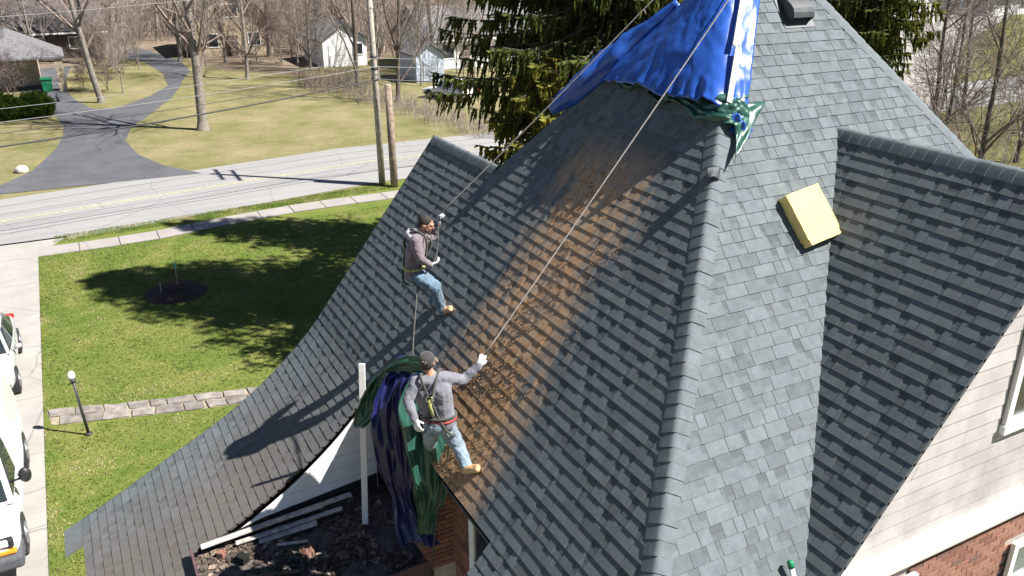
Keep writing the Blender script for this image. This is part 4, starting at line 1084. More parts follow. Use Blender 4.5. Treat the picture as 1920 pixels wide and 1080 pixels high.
def vehicle(kind, origin, rz, paintm, label):
    """local frame: x forward, y left, z up; origin on the ground under the centre"""
    e = empty(kind['name'], origin, label, kind['cat'], rz=0)
    T_ = Matrix.Translation(origin) @ Matrix.Rotation(rz, 4, 'Z')
    W = lambda x, y, z: tuple(T_ @ V3((x, y, z)))
    hw = kind['hw']
    # body: stations along x: (x, z bottom, z top, half width scale)
    secs = []
    for x, zb, zt, s in kind['body']:
        w = hw*s; zm = zb+(zt-zb)*.62
        secs.append([W(x, -w*.90, zb), W(x, -w, zb+.14), W(x, -w*1.0, zm), W(x, -w*.93, zt-.03), W(x, -w*.62, zt), W(x, 0, zt+.015), W(x, w*.62, zt), W(x, w*.93, zt-.03), W(x, w, zm), W(x, w, zb+.14), W(x, w*.90, zb), W(x, 0, zb)])
    loft('body', secs, paintm, e)
    # cabin with glass: (x, z, half width)
    cb = kind['cabin']; b = MB(); g_ = MB()
    low, top = cb['low'], cb['top']       # each: list of (x, y, z) for the left side, front to rear
    n = len(low)
    rf = MB()
    roof_pts = [W(x, y, z) for x, y, z in top]+[W(x, -y, z) for x, y, z in reversed(top)]
    crown = [W(x*.985+cb['cx']*.015, y*.72, z+.05) for x, y, z in top]+[W(x*.985+cb['cx']*.015, -y*.72, z+.05) for x, y, z in reversed(top)]
    k = len(roof_pts); rf.add(roof_pts+crown, [(i, (i+1) % k, k+(i+1) % k, k+i) for i in range(k)]+[tuple(range(k, 2*k))]); rf.build('roof', paintm, e, True)
    def quad(a, c, ins=.03):
        return a
    for sgn in (1, -1):
        for i in range(n-1):
            p = [V3((low[i][0], sgn*low[i][1], low[i][2])), V3((low[i+1][0], sgn*low[i+1][1], low[i+1][2])), V3((top[i+1][0], sgn*top[i+1][1], top[i+1][2])), V3((top[i][0], sgn*top[i][1], top[i][2]))]
            panel = kind['panel'][i]
            b.face([W(*q) for q in p])
            if panel == 'glass':
                c = sum(p, V3())/4; nn = (p[1]-p[0]).cross(p[2]-p[0]).normalized(); nn = nn if nn.y*sgn > 0 else -nn
                m_ = MB(); m_.prism([W(*(c+(q-c)*V3((.86,)*3)[0]+nn*.012)) for q in p], tuple((T_.to_3x3() @ nn)*.004)); m_.build('side_window', M['carglass'], e)
    for i, nm in ((0, 'windshield'), (n-1, 'rear_window')):
        p = [V3((low[i][0], low[i][1], low[i][2])), V3((low[i][0], -low[i][1], low[i][2])), V3((top[i][0], -top[i][1], top[i][2])), V3((top[i][0], top[i][1], top[i][2]))]
        b.face([W(*q) for q in p]); c = sum(p, V3())/4; nn = (p[1]-p[0]).cross(p[2]-p[0]).normalized(); nn = nn if (nn.x > 0) == (i == 0) else -nn
        m_ = MB(); m_.prism([W(*(c+(q-c)*.9+nn*.012)) for q in p], tuple((T_.to_3x3() @ nn)*.004)); m_.build(nm, M['carglass'], e)
    b.build('cabin', paintm, e)
    for x in kind['axles']:
        for sgn in (1, -1):
            r = kind['wr']; y = sgn*(hw-.10)
            arch = MB(); arch.tube([W(x, sgn*(hw-.35), r), W(x, sgn*(hw+.004), r)], [r*1.16, r*1.16], 24); arch.build('wheel_arch', M['blackplastic'], e)
            b = MB(); b.tube([W(x, y-.10, r), W(x, y-.07, r), W(x, y+.07, r), W(x, y+.112, r)] if sgn > 0 else [W(x, y+.10, r), W(x, y+.07, r), W(x, y-.07, r), W(x, y-.112, r)], [r*.9, r, r, r*.93], 24); t = b.build('wheel', M['tyre'], e, True)
            b = MB(); b.tube([W(x, y+sgn*.05, r), W(x, y+sgn*.118, r)], [r*.66, r*.62], 16)
            for q in range(5):
                a = q*1.2566; b.tube([W(x, y+sgn*.122, r), W(x+r*.55*math.cos(a), y+sgn*.118, r+r*.55*math.sin(a))], .03, 5)
            b.build('rim', M['rim'], t)
    for sgn in (1, -1):
        mx, my, mz = kind['mirror']
        b = MB(); b.ball(W(mx, sgn*my, mz), kind['ms'], 10, 8, T_.to_3x3()); b.tube([W(mx, sgn*(my-.05), mz-.05), W(mx-.02, sgn*(hw*.9), mz-.1)], .025, 6); b.build('mirror', paintm if kind.get('mp') else M['blackplastic'], e, True)
    for nm, (x, y, z), (sx, sy, sz), mm in kind['bits']:
        for sgn in ((1, -1) if y else (1,)):
            b = MB(); b.box(W(x, sgn*y, z), (sx, sy, sz), T_.to_3x3()); o = bevel(b.build(nm, M[mm], e), min(sx, sy, sz)*.3)
    return e
VAN = dict(name='cargo_van', cat='van', hw=1.0, wr=.37, axles=(1.75, -1.65), mirror=(1.35, 1.20, 1.45), ms=(.09, .12, .17),
    body=[(-2.75, .35, 1.15, .96), (-2.7, .3, 1.2, 1), (-1, .3, 1.2, 1), (.9, .3, 1.2, 1), (1.5, .3, 1.16, 1), (2.1, .32, 1.08, .985), (2.55, .34, .98, .95), (2.72, .38, .82, .88)],
    cabin=dict(cx=-.5, low=[(1.75, .94, 1.12), (.55, .97, 1.18), (-1, .98, 1.18), (-2.72, .95, 1.18)], top=[(1.0, .78, 2.02), (.5, .84, 2.06), (-1, .86, 2.08), (-2.62, .84, 2.06)]),
    panel=['glass', 'metal', 'metal'],
    bits=[('headlight', (2.60, .68, .80), (.16, .40, .22), 'blackplastic'), ('headlight_lens', (2.64, .66, .83), (.12, .28, .15), 'lamp'), ('turn_signal', (2.655, .70, .645), (.14, .42, .085), 'amber'), ('bumper', (2.72, .0, .45), (.22, 2.0, .28), 'bumper'), ('grille', (2.70, .0, .74), (.08, .9, .2), 'blackplastic'), ('wiper', (1.62, .35, 1.24), (.02, .6, .02), 'blackplastic'), ('door_handle', (.5, 1.0, 1.02), (.14, .03, .04), 'blackplastic'), ('bumper_end', (2.45, .93, .46), (.5, .14, .26), 'bumper')])
SEDAN = dict(name='sedan_car', cat='car', hw=.90, wr=.33, axles=(1.42, -1.32), mirror=(.62, 1.0, .98), ms=(.07, .10, .07), mp=True,
    body=[(-2.25, .4, .86, .86), (-2.15, .32, .95, .95), (-1.3, .27, 1.0, 1), (0, .25, .98, 1), (.9, .25, .96, 1), (1.6, .27, .86, .98), (2.1, .32, .74, .92), (2.28, .4, .62, .8)],
    cabin=dict(cx=-.3, low=[(.98, .80, .93), (.1, .86, .97), (-.8, .86, .98), (-1.75, .74, .98)], top=[(.15, .60, 1.40), (-.1, .63, 1.43), (-.75, .63, 1.43), (-1.2, .58, 1.38)]),
    panel=['glass', 'glass', 'glass'],
    bits=[('headlight', (2.06, .66, .62), (.34, .3, .12), 'lamp'), ('grille', (2.28, .0, .5), (.05, .9, .14), 'blackplastic'), ('bumper_grille', (2.27, .0, .33), (.06, 1.2, .1), 'blackplastic'), ('tail_light', (-2.2, .66, .82), (.12, .34, .14), 'redlens'), ('door_handle', (-.3, .9, .82), (.16, .03, .03), 'silvercar')])
HATCH = dict(SEDAN, name='hatchback_car', cabin=dict(cx=-.5, low=[(.98, .80, .93), (.1, .86, .97), (-.9, .86, .98), (-2.1, .76, .98)], top=[(.2, .60, 1.46), (-.1, .65, 1.5), (-.9, .65, 1.5), (-1.75, .6, 1.44)]))
vehicle(VAN, (-18.62, -3.2, .03), 0, M['whitecar'], 'white cargo van parked nose towards the camera on the concrete driveway')
vehicle(SEDAN, (-25.75, -3.28, .03), 0, M['silvercar'], 'silver sedan parked behind the white van on the concrete driveway')
vehicle(HATCH, (-60.9, 26.9, 0), R(205), M['whitecar'], 'white hatchback parked beyond the road, partly behind spruce branches')
# ================================================================ THINGS ON THE ROOF
def tarp_mat(name, col, sheen=.36):
    m, nt, b = nodes(name); p = wpos(nt)
    c = ramp(nt, nz(nt, 5, 5, .65, p), [(.3, [v*.72 for v in col]), (.6, col), (.8, [min(1, v*1.25+.01) for v in col])])
    nt.links.new(c, b.inputs['Base Color']); b.inputs['Roughness'].default_value = sheen; b.inputs['Specular IOR Level'].default_value = .55
    w = N(nt, 'ShaderNodeTexWave'); w.inputs['Scale'].default_value = 55; w.inputs['Distortion'].default_value = 1.5; nt.links.new(mapp(nt, p, (1, 1, .6), (.2, .5, .3)), w.inputs['Vector'])
    hh = mix(nt, nz(nt, 9, 4, .55, p), w.outputs[0], .05)
    bump(nt, b, hh, .12, .03); return m
M['bluetarp'] = tarp_mat('blue_tarpaulin', (.022, .085, .38), .3); M['darkblue'] = tarp_mat('deep_blue_tarpaulin', (.012, .016, .085))
M['greentarp'] = tarp_mat('green_tarpaulin', (.022, .085, .06)); M['rope'] = plain('grey_rope', (.30, .27, .25), .9, .25, 60, .4); M['darkrope'] = plain('dark_rope', (.07, .065, .06), .9, .25, 60, .3)
M['foam'] = plain('yellow_foam', (.70, .55, .21), .9, .05, 3, .4, bscale=60); M['rawwood'] = plain('bare_pale_batten', (.70, .64, .56), .75, .12, 14, .2)
M['oldwood'] = plain('weathered_board', (.40, .37, .34), .9, .25, 10, .4); M['whitewood'] = plain('white_painted_board', (.74, .73, .71), .7, .06, 8, .15)
zA = lambda y: 7.57+T*(y-4.82)
zB = lambda x: 7.57-T*(x+5.545)
NA, NB, NL = V3((0, -T, 1))/LS, V3((T, 0, 1))/LS, V3((-T, 0, 1))/LS
def grid(name, P, mat, parent=None, smooth=True, thick=.004):
    b = MB(); nv, nu = len(P), len(P[0])
    b.add([p for r in P for p in r], [(i*nu+j, i*nu+j+1, (i+1)*nu+j+1, (i+1)*nu+j) for i in range(nv-1) for j in range(nu-1)])
    o = b.build(name, mat, parent, smooth)
    m = o.modifiers.new('s', 'SOLIDIFY'); m.thickness = thick; m.offset = 0
    return o
# ---- blue tarp wrapped round the roof peak
def big_tarp():
    P = []; nv = 64
    for i in range(nv+1):
        v = i/nv; yl = 8.05-(8.05-6.49)*v
        yy = min(yl, 7.715)
        ext = max(0, yl-7.715)
        xl, xr = yy-16.17, -.725-yy
        row = []
        for k in range(12):
            d = .55*(1-k/11); row.append((V3((xl-.02, yy+d, 11.285-T*(-8.45-xl))), NL, 0, d))
        na = 64
        for k in range(1, na):
            u = k/na; row.append((V3((xl+(xr-xl)*u, yy, zA(yy))), NA, u, 0))
        for k in range(13):
            d = .31*k/12; row.append((V3((xr, yy+d, zB(xr))), NB, 1, d))
        pts = []
        for p, n, u, d in row:
            flat_ = p+n*.05
            if ext: flat_ = flat_+V3((0, ext, .02))
            pts.append([flat_, n, u, d])
        q = [a[0] for a in pts]
        for it in range(10): q = [q[0]]+[(q[j-1]+q[j]*2+q[j+1])/4 for j in range(1, len(q)-1)]+[q[-1]]
        out = []
        for j, (p, (f_, n, u, d)) in enumerate(zip(q, pts)):
            s = j/len(q)*3.2
            w = .018*fbm(s*1.6, v*4, 1.3)+.005*fbm(s*7+v*9, v*3.5-s*2, 5)+.007*(1-2*abs(fbm(s*1.8+v*2, v*5-s, 8)))**3+.006*math.sin(v*38+6*fbm(s*1.5, v*2, 9))*(.3+.7*abs(fbm(s*3, v*3, 4)))
            bel = .17*math.sin(math.pi*min(1, max(0, u)))**.6*min(1, v*2.2)*(1-.35*max(0, v-.8)/.2)
            hem = max(0, v-.86)/.14
            w += hem*(.05*fbm(s*6, 2.2, v*4)+.025*abs(math.sin(s*17)))
            dn = V3((0, 0, -1))*hem*.07*fbm(s*2.6, 7.7, .3)*1.4
            out.append(p+n*(.012+bel+w*1.25)+dn)
        P.append(out)
    o = grid('blue_tarp', P, M['bluetarp'])
    return setp(o, 'big shiny blue tarp wrapped round the roof peak', 'tarp')
tp = big_tarp()
# bundle of the same tarp lying along the far hip
b = MB(); P = []
for i in range(41):
    t = i/40; c = V3((-8.98-1.16*t, 7.23-1.16*t, 10.70-1.47*t)); d = V3((-1, -1, -T)).normalized()
    up = (NA+NL).normalized(); sd = d.cross(up).normalized(); row = []
    for j in range(23):
        a = 2*math.pi*j/22; r = (.03+.125*math.sin(math.pi*min(1, t**1.5*.95+.02))**.8)*(1+.45*fbm(math.cos(a)*1.3+t*5, math.sin(a)*1.3, t*3))
        row.append(c+(up*math.sin(a)*1.15+sd*math.cos(a)*1.0)*r+up*.06)
    P.append(row)
grid('gathered_hem', P, M['bluetarp'], tp)
# dark green lining that hangs out under the lower hem
def lining():
    P = []; nu = 90; nv = 22
    for i in range(nv+1):
        v = i/nv; row = []
        for j in range(nu+1):
            u = j/nu
            x = -9.22+u*2.55; L = .05+.30*u**1.5+.05*math.sin(u*21)+.04*fbm(u*7, 1)
            if u > .93: L *= 1+.8*(u-.93)/.07
            yl = 6.545-L*v/LS
            fold = .045*math.sin(u*46+5*fbm(u*4, v*2, 2))*v+.03*fbm(u*14, v*5, 6)
            xr = -.725-yl
            if x < xr: p = V3((x, yl, zA(yl)))+NA*(.035+.03*v+fold)
            else:
                xe = -.725-6.5+ (6.5-yl); d = (x-xr); p = V3((xr+.02, yl+d*.95, zB(xr+.02)))+NB*(.06+.05*v+fold)
            row.append(p)
        P.append(row)
    for it in range(3):
        for r in P:
            r[1:-1] = [(r[j-1]+r[j]*2+r[j+1])/4 for j in range(1, nu)]
    return grid('green_lining', P, M['greentarp'], tp)
lining()
def crumple(name, mat, parent, o, e, f, n, size, amp, seed, thick=.004, shape=None):
    P = []
    for i in range(29):
        row = []
        for j in range(29):
            u, v = i/28-.5, j/28-.5; r_ = max(abs(u), abs(v))*2
            a = amp*(1-r_**2*.75)*(.55+abs(fbm(u*4+seed, v*4, seed))*1.6+.25*abs(fbm(u*6, v*6+seed, 2)))
            uu = u*(1+.5*fbm(v*3+seed, 1, 2)); vv = v*(1+.5*fbm(u*3, 4+seed, 2))
            row.append(V3(o)+V3(e)*uu*size[0]+V3(f)*vv*size[1]+V3(n)*(a+.02))
        P.append(row)
    for it in range(5):
        Q = [[p.copy() for p in r] for r in P]
        for i in range(1, 28):
            for j in range(1, 28): Q[i][j] = (P[i][j]*2+P[i-1][j]+P[i+1][j]+P[i][j-1]+P[i][j+1])/6
        P = Q
    return grid(name, P, mat, parent, thick=thick)
crumple('loose_corner', M['bluetarp'], tp, (-7.12, 6.62, zB(-7.12)+.02), (0, 1, 0), (1/LS, 0, -T/LS), NB, (.24, .34), .07, 3.3)
crumple('green_corner', M['greentarp'], tp, (-7.22, 6.62, zB(-7.22)+.03), (.3, .95, 0), (.9/LS, -.3, -T/LS), NB, (.36, .30), .10, 8.1)
# two battens holding the tarp on the hip
def stick(name, a, c, w, t, mat, label, cat, n=None, group=None, parent=None):
    a, c = V3(a), V3(c); d = c-a; L = d.length; n = V3(n) if n is not None else V3((0, 0, 1))
    f = frame(n-d.normalized()*n.dot(d.normalized()), d)
    b = MB(); b.box((a+c)/2, (L, w, t), f); o = bevel(b.build(name, M[mat], parent), min(w, t)*.12, 1)
    return setp(o, label, cat, group) if parent is None else o
def hipP(x, off, up): return V3((x, -.725-x+off, zB(x)))+(NA+NB).normalized()*up
stick('batten', hipP(-8.35, .09, .14), hipP(-7.66, .06, .13), .065, .022, 'rawwood', 'upper pale wooden batten pinning the blue tarp along the hip', 'batten', NB)
stick('batten', hipP(-7.64, .11, .135), hipP(-7.24, .09, .12), .065, .022, 'rawwood', 'lower pale wooden batten at the green hem of the blue tarp', 'batten', NB)
# curled loose cap shingle sticking up on the hip
b = MB(); P = []
for i in range(9):
    row = []
    for j in range(9):
        s_, t_ = (j/8-.5)*.34, i/8*.16; row.append(hipP(-6.83+t_*.6, -.0+s_*.55, .035+.09*(1-(s_/.17)**2)*(i/8)**1.4-.05*abs(s_))+NA*0)
    P.append(row)
lo_ = grid('lifted_cap', P, M['ventblack'], roof, thick=.006)
# ---- foam block
rotB = Matrix((V3((0, 1, 0)), V3((-1, 0, T))/LS, V3((T, 0, 1))/LS)).transposed() @ Matrix.Rotation(R(8), 3, 'Z')
c0 = V3((-6.37, 7.10, zB(-6.37)))+NB*.078
b = MB(); nx, ny, nz_ = 22, 26, 6; idx = {}
def fv(i, j, k):
    if (i, j, k) not in idx:
        p = V3((i/nx-.5, j/ny-.5, k/nz_-.5)); q = V3((p.x*.52, p.y*.61, p.z*.125))
        w_ = .006*fbm(q.x*9, q.y*9, q.z*9)+.003*fbm(q.x*40, q.y*40, q.z*40)
        if abs(p.x) > .47 and p.y < -.42: q *= .955
        if p.x > .4 and p.y < -.38: q.z -= .012*(k/nz_)
        q = q+q.normalized()*w_; idx[(i, j, k)] = len(b.v); b.v.append(tuple(c0+rotB @ q))
    return idx[(i, j, k)]
def fq(*a): b.f.append(tuple(fv(*t) for t in a)); b.c.append(None); b.m.append(0)
for i in range(nx):
    for j in range(ny):
        for k in (0, nz_): fq((i, j, k), (i+1, j, k), (i+1, j+1, k), (i, j+1, k))
    for k in range(nz_):
        for j in (0, ny): fq((i, j, k), (i+1, j, k), (i+1, j, k+1), (i, j, k+1))
for j in range(ny):
    for k in range(nz_):
        for i in (0, nx): fq((i, j, k), (i, j+1, k), (i, j+1, k+1), (i, j, k+1))
fo = b.build('foam_block', M['foam']); setp(fo, 'pale yellow foam block lying on the light grey roof slope', 'foam block')
# ---- loose soil that slid down the slope
g = random.Random(21); b = MB()
for i in range(3200):
    y = 3.26+2.7*g.random()**1.35; x = g.gauss(-8.22-.03*(y-4), .50)
    if x < -9.25 or x > -7.15 or fbm(x*1.9+3, y*2.6, 1) < -.05+.12*(y-4.2): continue
    s_ = g.choice((.005, .006, .007, .009, .012))*g.uniform(.7, 1.3); v = g.choice((.5, .7, .9, 1.1))
    c = V3((x, y, zA(y)))+NA*(.013+s_*.25); b.box(c, (s_*1.3, s_, s_*.7), Matrix.Rotation(g.uniform(0, 3), 3, 'Z') @ Matrix.Rotation(.9, 3, 'X'), (v, v, v))
M['soil'] = plain('rust_brown_soil', (.20, .112, .056), .98, .3, 30, .3, tint=True)
setp(b.build('loose_soil', M['soil']), 'crumbs of rust-brown soil strewn down the front roof slope', 'soil', kind='stuff')
# ---- green-capped pole at the eave
pl_ = empty('green_capped_pole', (-4.35, 5.33, 6.2), 'white pole with a green cap leaning on the eave at the bottom edge', 'pole')
d_ = (V3((-3.55, 5.36, 4.2))-V3((-4.52, 5.33, 6.42))).normalized()
b = MB(); b.tube([V3((-4.28, 5.22, 6.10)), V3((-3.45, 5.22, 4.4))], .026, 12); b.build('shaft', M['whitewood'], pl_, True)
b = MB(); b.tube([V3((-4.312, 5.22, 6.165)), V3((-4.307, 5.22, 6.155)), V3((-4.28, 5.22, 6.10))], [.022, .03, .03], 12); b.build('cap', M['greenplastic'], pl_, True)
# ---- debris on the flat porch roof
zf = lambda y: 3.58+(y-.5)*.0786
g = random.Random(12); b = MB()
for i in range(5200):
    x, y = g.uniform(-10.36, -8.46), g.uniform(.52, 3.16); s_ = g.choice((.01, .014, .02, .02, .03, .045))*g.uniform(.7, 1.3)
    if fbm(x*2.2, y*2.2, 4) < -.18: continue
    v = g.choice((.25, .35, .45, .6, .8, 1.0, 1.9)); b.box((x, y, zf(y)+s_*.3), (s_*g.uniform(.8, 2.4), s_, s_*.6), Matrix.Rotation(g.uniform(0, 3), 3, 'Z') @ Matrix.Rotation(g.uniform(-.5, .5), 3, 'X'), (v, v*.92, v*.85))
M['rubble'] = plain('roof_rubble', (.13, .105, .085), .95, .3, 30, .3, tint=True)
setp(b.build('roof_rubble', M['rubble']), 'dark grit and rubble strewn over the flat porch roof', 'rubble', kind='stuff')
for a, c, w, lb in (((-10.28, .60, 3.75), (-10.24, 2.75, 3.92), .10, 'long pale board along the black flashing on the porch roof'),
                 ((-10.20, 1.05, 3.70), (-10.06, 2.55, 3.86), .08, 'broken grey board beside the long pale board on the porch roof'),
                 ((-10.12, 1.35, 3.68), (-9.98, 2.15, 3.80), .11, 'splintered white board end on the porch roof rubble'),
                 ((-10.24, 1.35, 3.83), (-10.16, 2.3, 3.92), .06, 'narrow grey lath lying across the boards on the porch roof'),
                 ((-9.90, 1.55, 3.70), (-9.74, 1.95, 3.73), .045, 'short lath scrap on the rubble below the boards'),
                 ((-8.95, 2.93, 5.05), (-8.83, 3.04, 4.80), .06, 'short stick poking out under the blue tarp bundle'),
                 ((-9.45, 1.1, 3.67), (-9.2, 1.7, 3.72), .05, 'brown lath scrap near the front of the porch roof')):
    stick('board', a, c, w, .022, 'oldwood' if 'brown' not in lb else 'cane', lb, 'board')
b = MB(); b.box((-9.86, 1.07, zf(1.07)+.06), (.16, .12, .11), Matrix.Rotation(.5, 3, 'Z')); o = bevel(b.build('block', M['stone']), .012); setp(o, 'pale broken stone block at the sunlit corner of the porch roof', 'block')
b = MB(); b.box((-10.12, .83, zf(.83)+.05), (.10, .09, .1), Matrix.Rotation(.9, 3, 'Z')); o = bevel(b.build('block', M['brick']), .008); setp(o, 'reddish brick piece by the boards at the porch roof corner', 'block')
for (x, y, s_, lb) in ((-9.55, 1.9, .17, 'crumpled brown sheet on the porch roof rubble'), (-9.2, 2.3, .13, 'small torn brown sheet near the brick pier foot')):
    o = crumple('scrap_sheet', M['cane'], None, (x, y, zf(y)), (1, 0, 0), (0, 1, .08), (0, 0, 1), (s_*1.6, s_), .05, x*3); setp(o, lb, 'scrap')
b = MB(); pts = []
for i in range(90):
    a = i/90*6.283*2.6; r_ = .26+.07*math.sin(i*.31); pts.append((-9.2+r_*math.cos(a), 1.55+r_*.9*math.sin(a), zf(1.55+r_*.9*math.sin(a))+.03+.012*math.sin(i*.7)+.0006*i))
b.tube(pts, .012, 6); setp(b.build('coiled_cable', M['cable'], smooth=True), 'coil of black cable on the porch roof', 'cable')
# white upright board standing in the notch
stick('upright_board', (-9.66, 2.76, 3.77), (-9.70, 2.90, 6.30), .085, .03, 'whitewood', 'tall white board standing upright on the porch roof', 'board', (.9, -.45, 0))
# ---- hanging tarps beside the second man
def drape(name, mat, ctrl, fdir, label, nfold, seed, cat='tarp', nu=70, per=14):
    """ctrl rows: (centre, half-width vector, fold depth)"""
    rows = []; n = len(ctrl)
    g = lambda i: ctrl[max(0, min(n-1, i))]
    for i in range(n-1):
        for k in range(per+(i == n-2)):
            t = k/per; v = (i+t)/(n-1)
            c = V3([cat3(g(i-1)[0][a], g(i)[0][a], g(i+1)[0][a], g(i+2)[0][a], t) for a in range(3)])
            h = V3(g(i)[1]).lerp(V3(g(i+1)[1]), t); am = g(i)[2]*(1-t)+g(i+1)[2]*t; row = []
            for j in range(nu+1):
                u = j/nu*2-1
                ph = nfold*math.pi*u+2.4*fbm(v*2.5, seed, u*1.2)
                tri = 2/math.pi*math.asin(math.sin(ph)); rid = 1-2*abs(fbm(u*1.3+seed+v, v*2.6, seed, 2)); r2 = 1-2*abs(fbm(u*1.9+v*2.2, v*4.5-u*1.2, seed+3, 2))
                w = am*(.55*tri+.7*rid+.5*r2)
                row.append(c+h*(u+.10*fbm(v*3+seed, u*2)+.06*math.cos(ph))+V3(fdir)*w+V3((0, 0, .05*fbm(u*2.5, seed, v*2))))
            rows.append(row)
    return setp(grid(name, rows, mat), label, cat)
cat3 = cat
RT = V3((.469, .883, 0)); TW = V3((.883, -.469, 0))
drape('hanging_tarp', M['darkblue'], [((-9.0, 3.36, 6.42), RT*.10, .05), ((-8.93, 3.20, 6.48), RT*.17, .08), ((-8.83, 3.03, 6.16), RT*.26, .10), ((-8.8, 2.98, 5.74), RT*.27, .10), ((-8.8, 3.02, 5.15), RT*.23, .08), ((-8.78, 3.06, 4.73), RT*.15, .05), ((-8.6, 3.09, 4.41), RT*.22, .05), ((-8.42, 3.12, 4.2), RT*.26, .05)], TW, 'dark blue tarp hanging in folds down the brick pier', 1.0, 1.7)
drape('hanging_tarp', M['greentarp'], [((-8.62, 3.50, 6.45), RT*.16, .04), ((-8.5, 3.38, 6.58), RT*.22, .06), ((-8.33, 3.2, 6.31), RT*.26, .08), ((-8.2, 3.2, 5.75), RT*.27, .09), ((-8.2, 3.22, 5.18), RT*.21, .08), ((-8.28, 3.2, 4.75), RT*.13, .06), ((-8.33, 3.18, 4.40), RT*.12, .04)], TW, 'green tarp hanging in folds beside the second man', 1.3, 4.2)
drape('hanging_tarp', M['greentarp'], [((-8.62, 3.36, 6.60), (0, .05, .14), .02), ((-8.85, 3.2, 6.62), (.04, .0, .11), .03), ((-9.08, 2.99, 6.48), (.08, .06, .09), .04), ((-9.2, 2.88, 6.15), (.07, .10, .03), .05), ((-9.26, 2.80, 5.83), (.08, .13, .0), .04), ((-9.3, 2.68, 5.62), (.03, .05, 0), .02)], TW, 'green tarp loop arching over to the white upright board', 1.1, 7.3)
drape('hanging_tarp', M['darkblue'], [((-9.0, 3.62, 5.98), (.34, 0, .02), .03), ((-8.95, 3.42, 6.50), (.36, 0, .05), .05), ((-8.92, 3.22, 6.40), (.40, 0, .03), .06), ((-8.95, 3.12, 5.9), (.44, 0, 0), .06), ((-8.98, 3.10, 5.3), (.45, 0, 0), .05), ((-9.0, 3.09, 4.9), (.42, 0, 0), .04)], (0, -1, 0), 'navy tarp heaped over the broken roof edge behind the green loop', 1.2, 11.5)
# ---- ropes
def rope(pts, r, mat, label):
    b = MB(); b.tube(pts, r, 6); setp(b.build('rope', M[mat], smooth=True), label, 'rope')
def line(a, c, sag, n=24): a, c = V3(a), V3(c); return [a.lerp(c, i/n)-V3((0, 0, 4*sag*(i/n)*(1-i/n))) for i in range(n+1)]
# ================================================================ PEOPLE
M['skin'] = plain('skin', (.42, .22, .15), .55, .06, 30, .05); M['hair'] = plain('short_black_hair', (.02, .016, .014), .7, .3, 90, .5)
def cloth_mat(name, col, fine=80, var=.12):
    m, nt, b = nodes(name); p = wpos(nt)
    c = ramp(nt, nz(nt, 7, 5, .6, p), [(.3, [v*(1-var*2) for v in col]), (.7, [v*(1+var) for v in col])])
    nt.links.new(c, b.inputs['Base Color']); b.inputs['Roughness'].default_value = .9; b.inputs['Sheen Weight'].default_value = .2
    bump(nt, b, mix(nt, nz(nt, 16, 4, .6, p, 1.2), nz(nt, fine*3, 2, .5, p), .12), .5, .02); return m
M['hoodie1'] = cloth_mat('dusky_purple_hoodie', (.155, .125, .14)); M['hoodie2'] = cloth_mat('grey_sweatshirt', (.16, .16, .19)); M['jeans1'] = cloth_mat('blue_jeans', (.105, .165, .225), var=.2); M['jeans2'] = cloth_mat('pale_blue_jeans', (.20, .26, .32), var=.2)
M['hood'] = cloth_mat('pale_hood_lining', (.30, .29, .33)); M['boot'] = plain('tan_work_boot', (.52, .33, .17), .8, .15, 20, .3); M['sole'] = plain('boot_sole', (.16, .12, .09), .9, .1, 20)
M['glove'] = plain('white_work_glove', (.70, .69, .67), .85, .08, 30, .3); M['gloveg'] = plain('grey_knit_glove', (.38, .40, .44), .85, .2, 30, .3)
M['strap'] = cloth_mat('dark_webbing', (.05, .052, .045)); M['strapy'] = cloth_mat('yellow_green_webbing', (.34, .36, .10)); M['belt'] = plain('red_belt', (.28, .035, .03), .6, .15, 20)
M['cap'] = cloth_mat('black_cap', (.035, .03, .03)); M['capy'] = cloth_mat('tan_cap_brim', (.14, .11, .07)); M['steel'] = plain('buckle_steel', (.55, .5, .35), .35, .1, 10, 0, metal=.8)
def organic(mb, name, mat, parent, vox=.010, smooth=5, wr=0, wsize=.09):
    o = mb.build(name, mat, parent, True)
    m = o.modifiers.new('r', 'REMESH'); m.mode = 'VOXEL'; m.voxel_size = vox; m.use_smooth_shade = True
    if wr:
        tx = bpy.data.textures.get('folds%d' % int(wsize*1000)) or bpy.data.textures.new('folds%d' % int(wsize*1000), 'CLOUDS'); tx.noise_scale = wsize; tx.noise_depth = 3
        s = o.modifiers.new('s0', 'SMOOTH'); s.factor = .5; s.iterations = smooth
        d = o.modifiers.new('d', 'DISPLACE'); d.texture = tx; d.strength = wr; d.mid_level = .5; d.texture_coords = 'GLOBAL'
        s = o.modifiers.new('s', 'SMOOTH'); s.factor = .4; s.iterations = 2
    else:
        s = o.modifiers.new('s', 'SMOOTH'); s.factor = .5; s.iterations = smooth
    return o
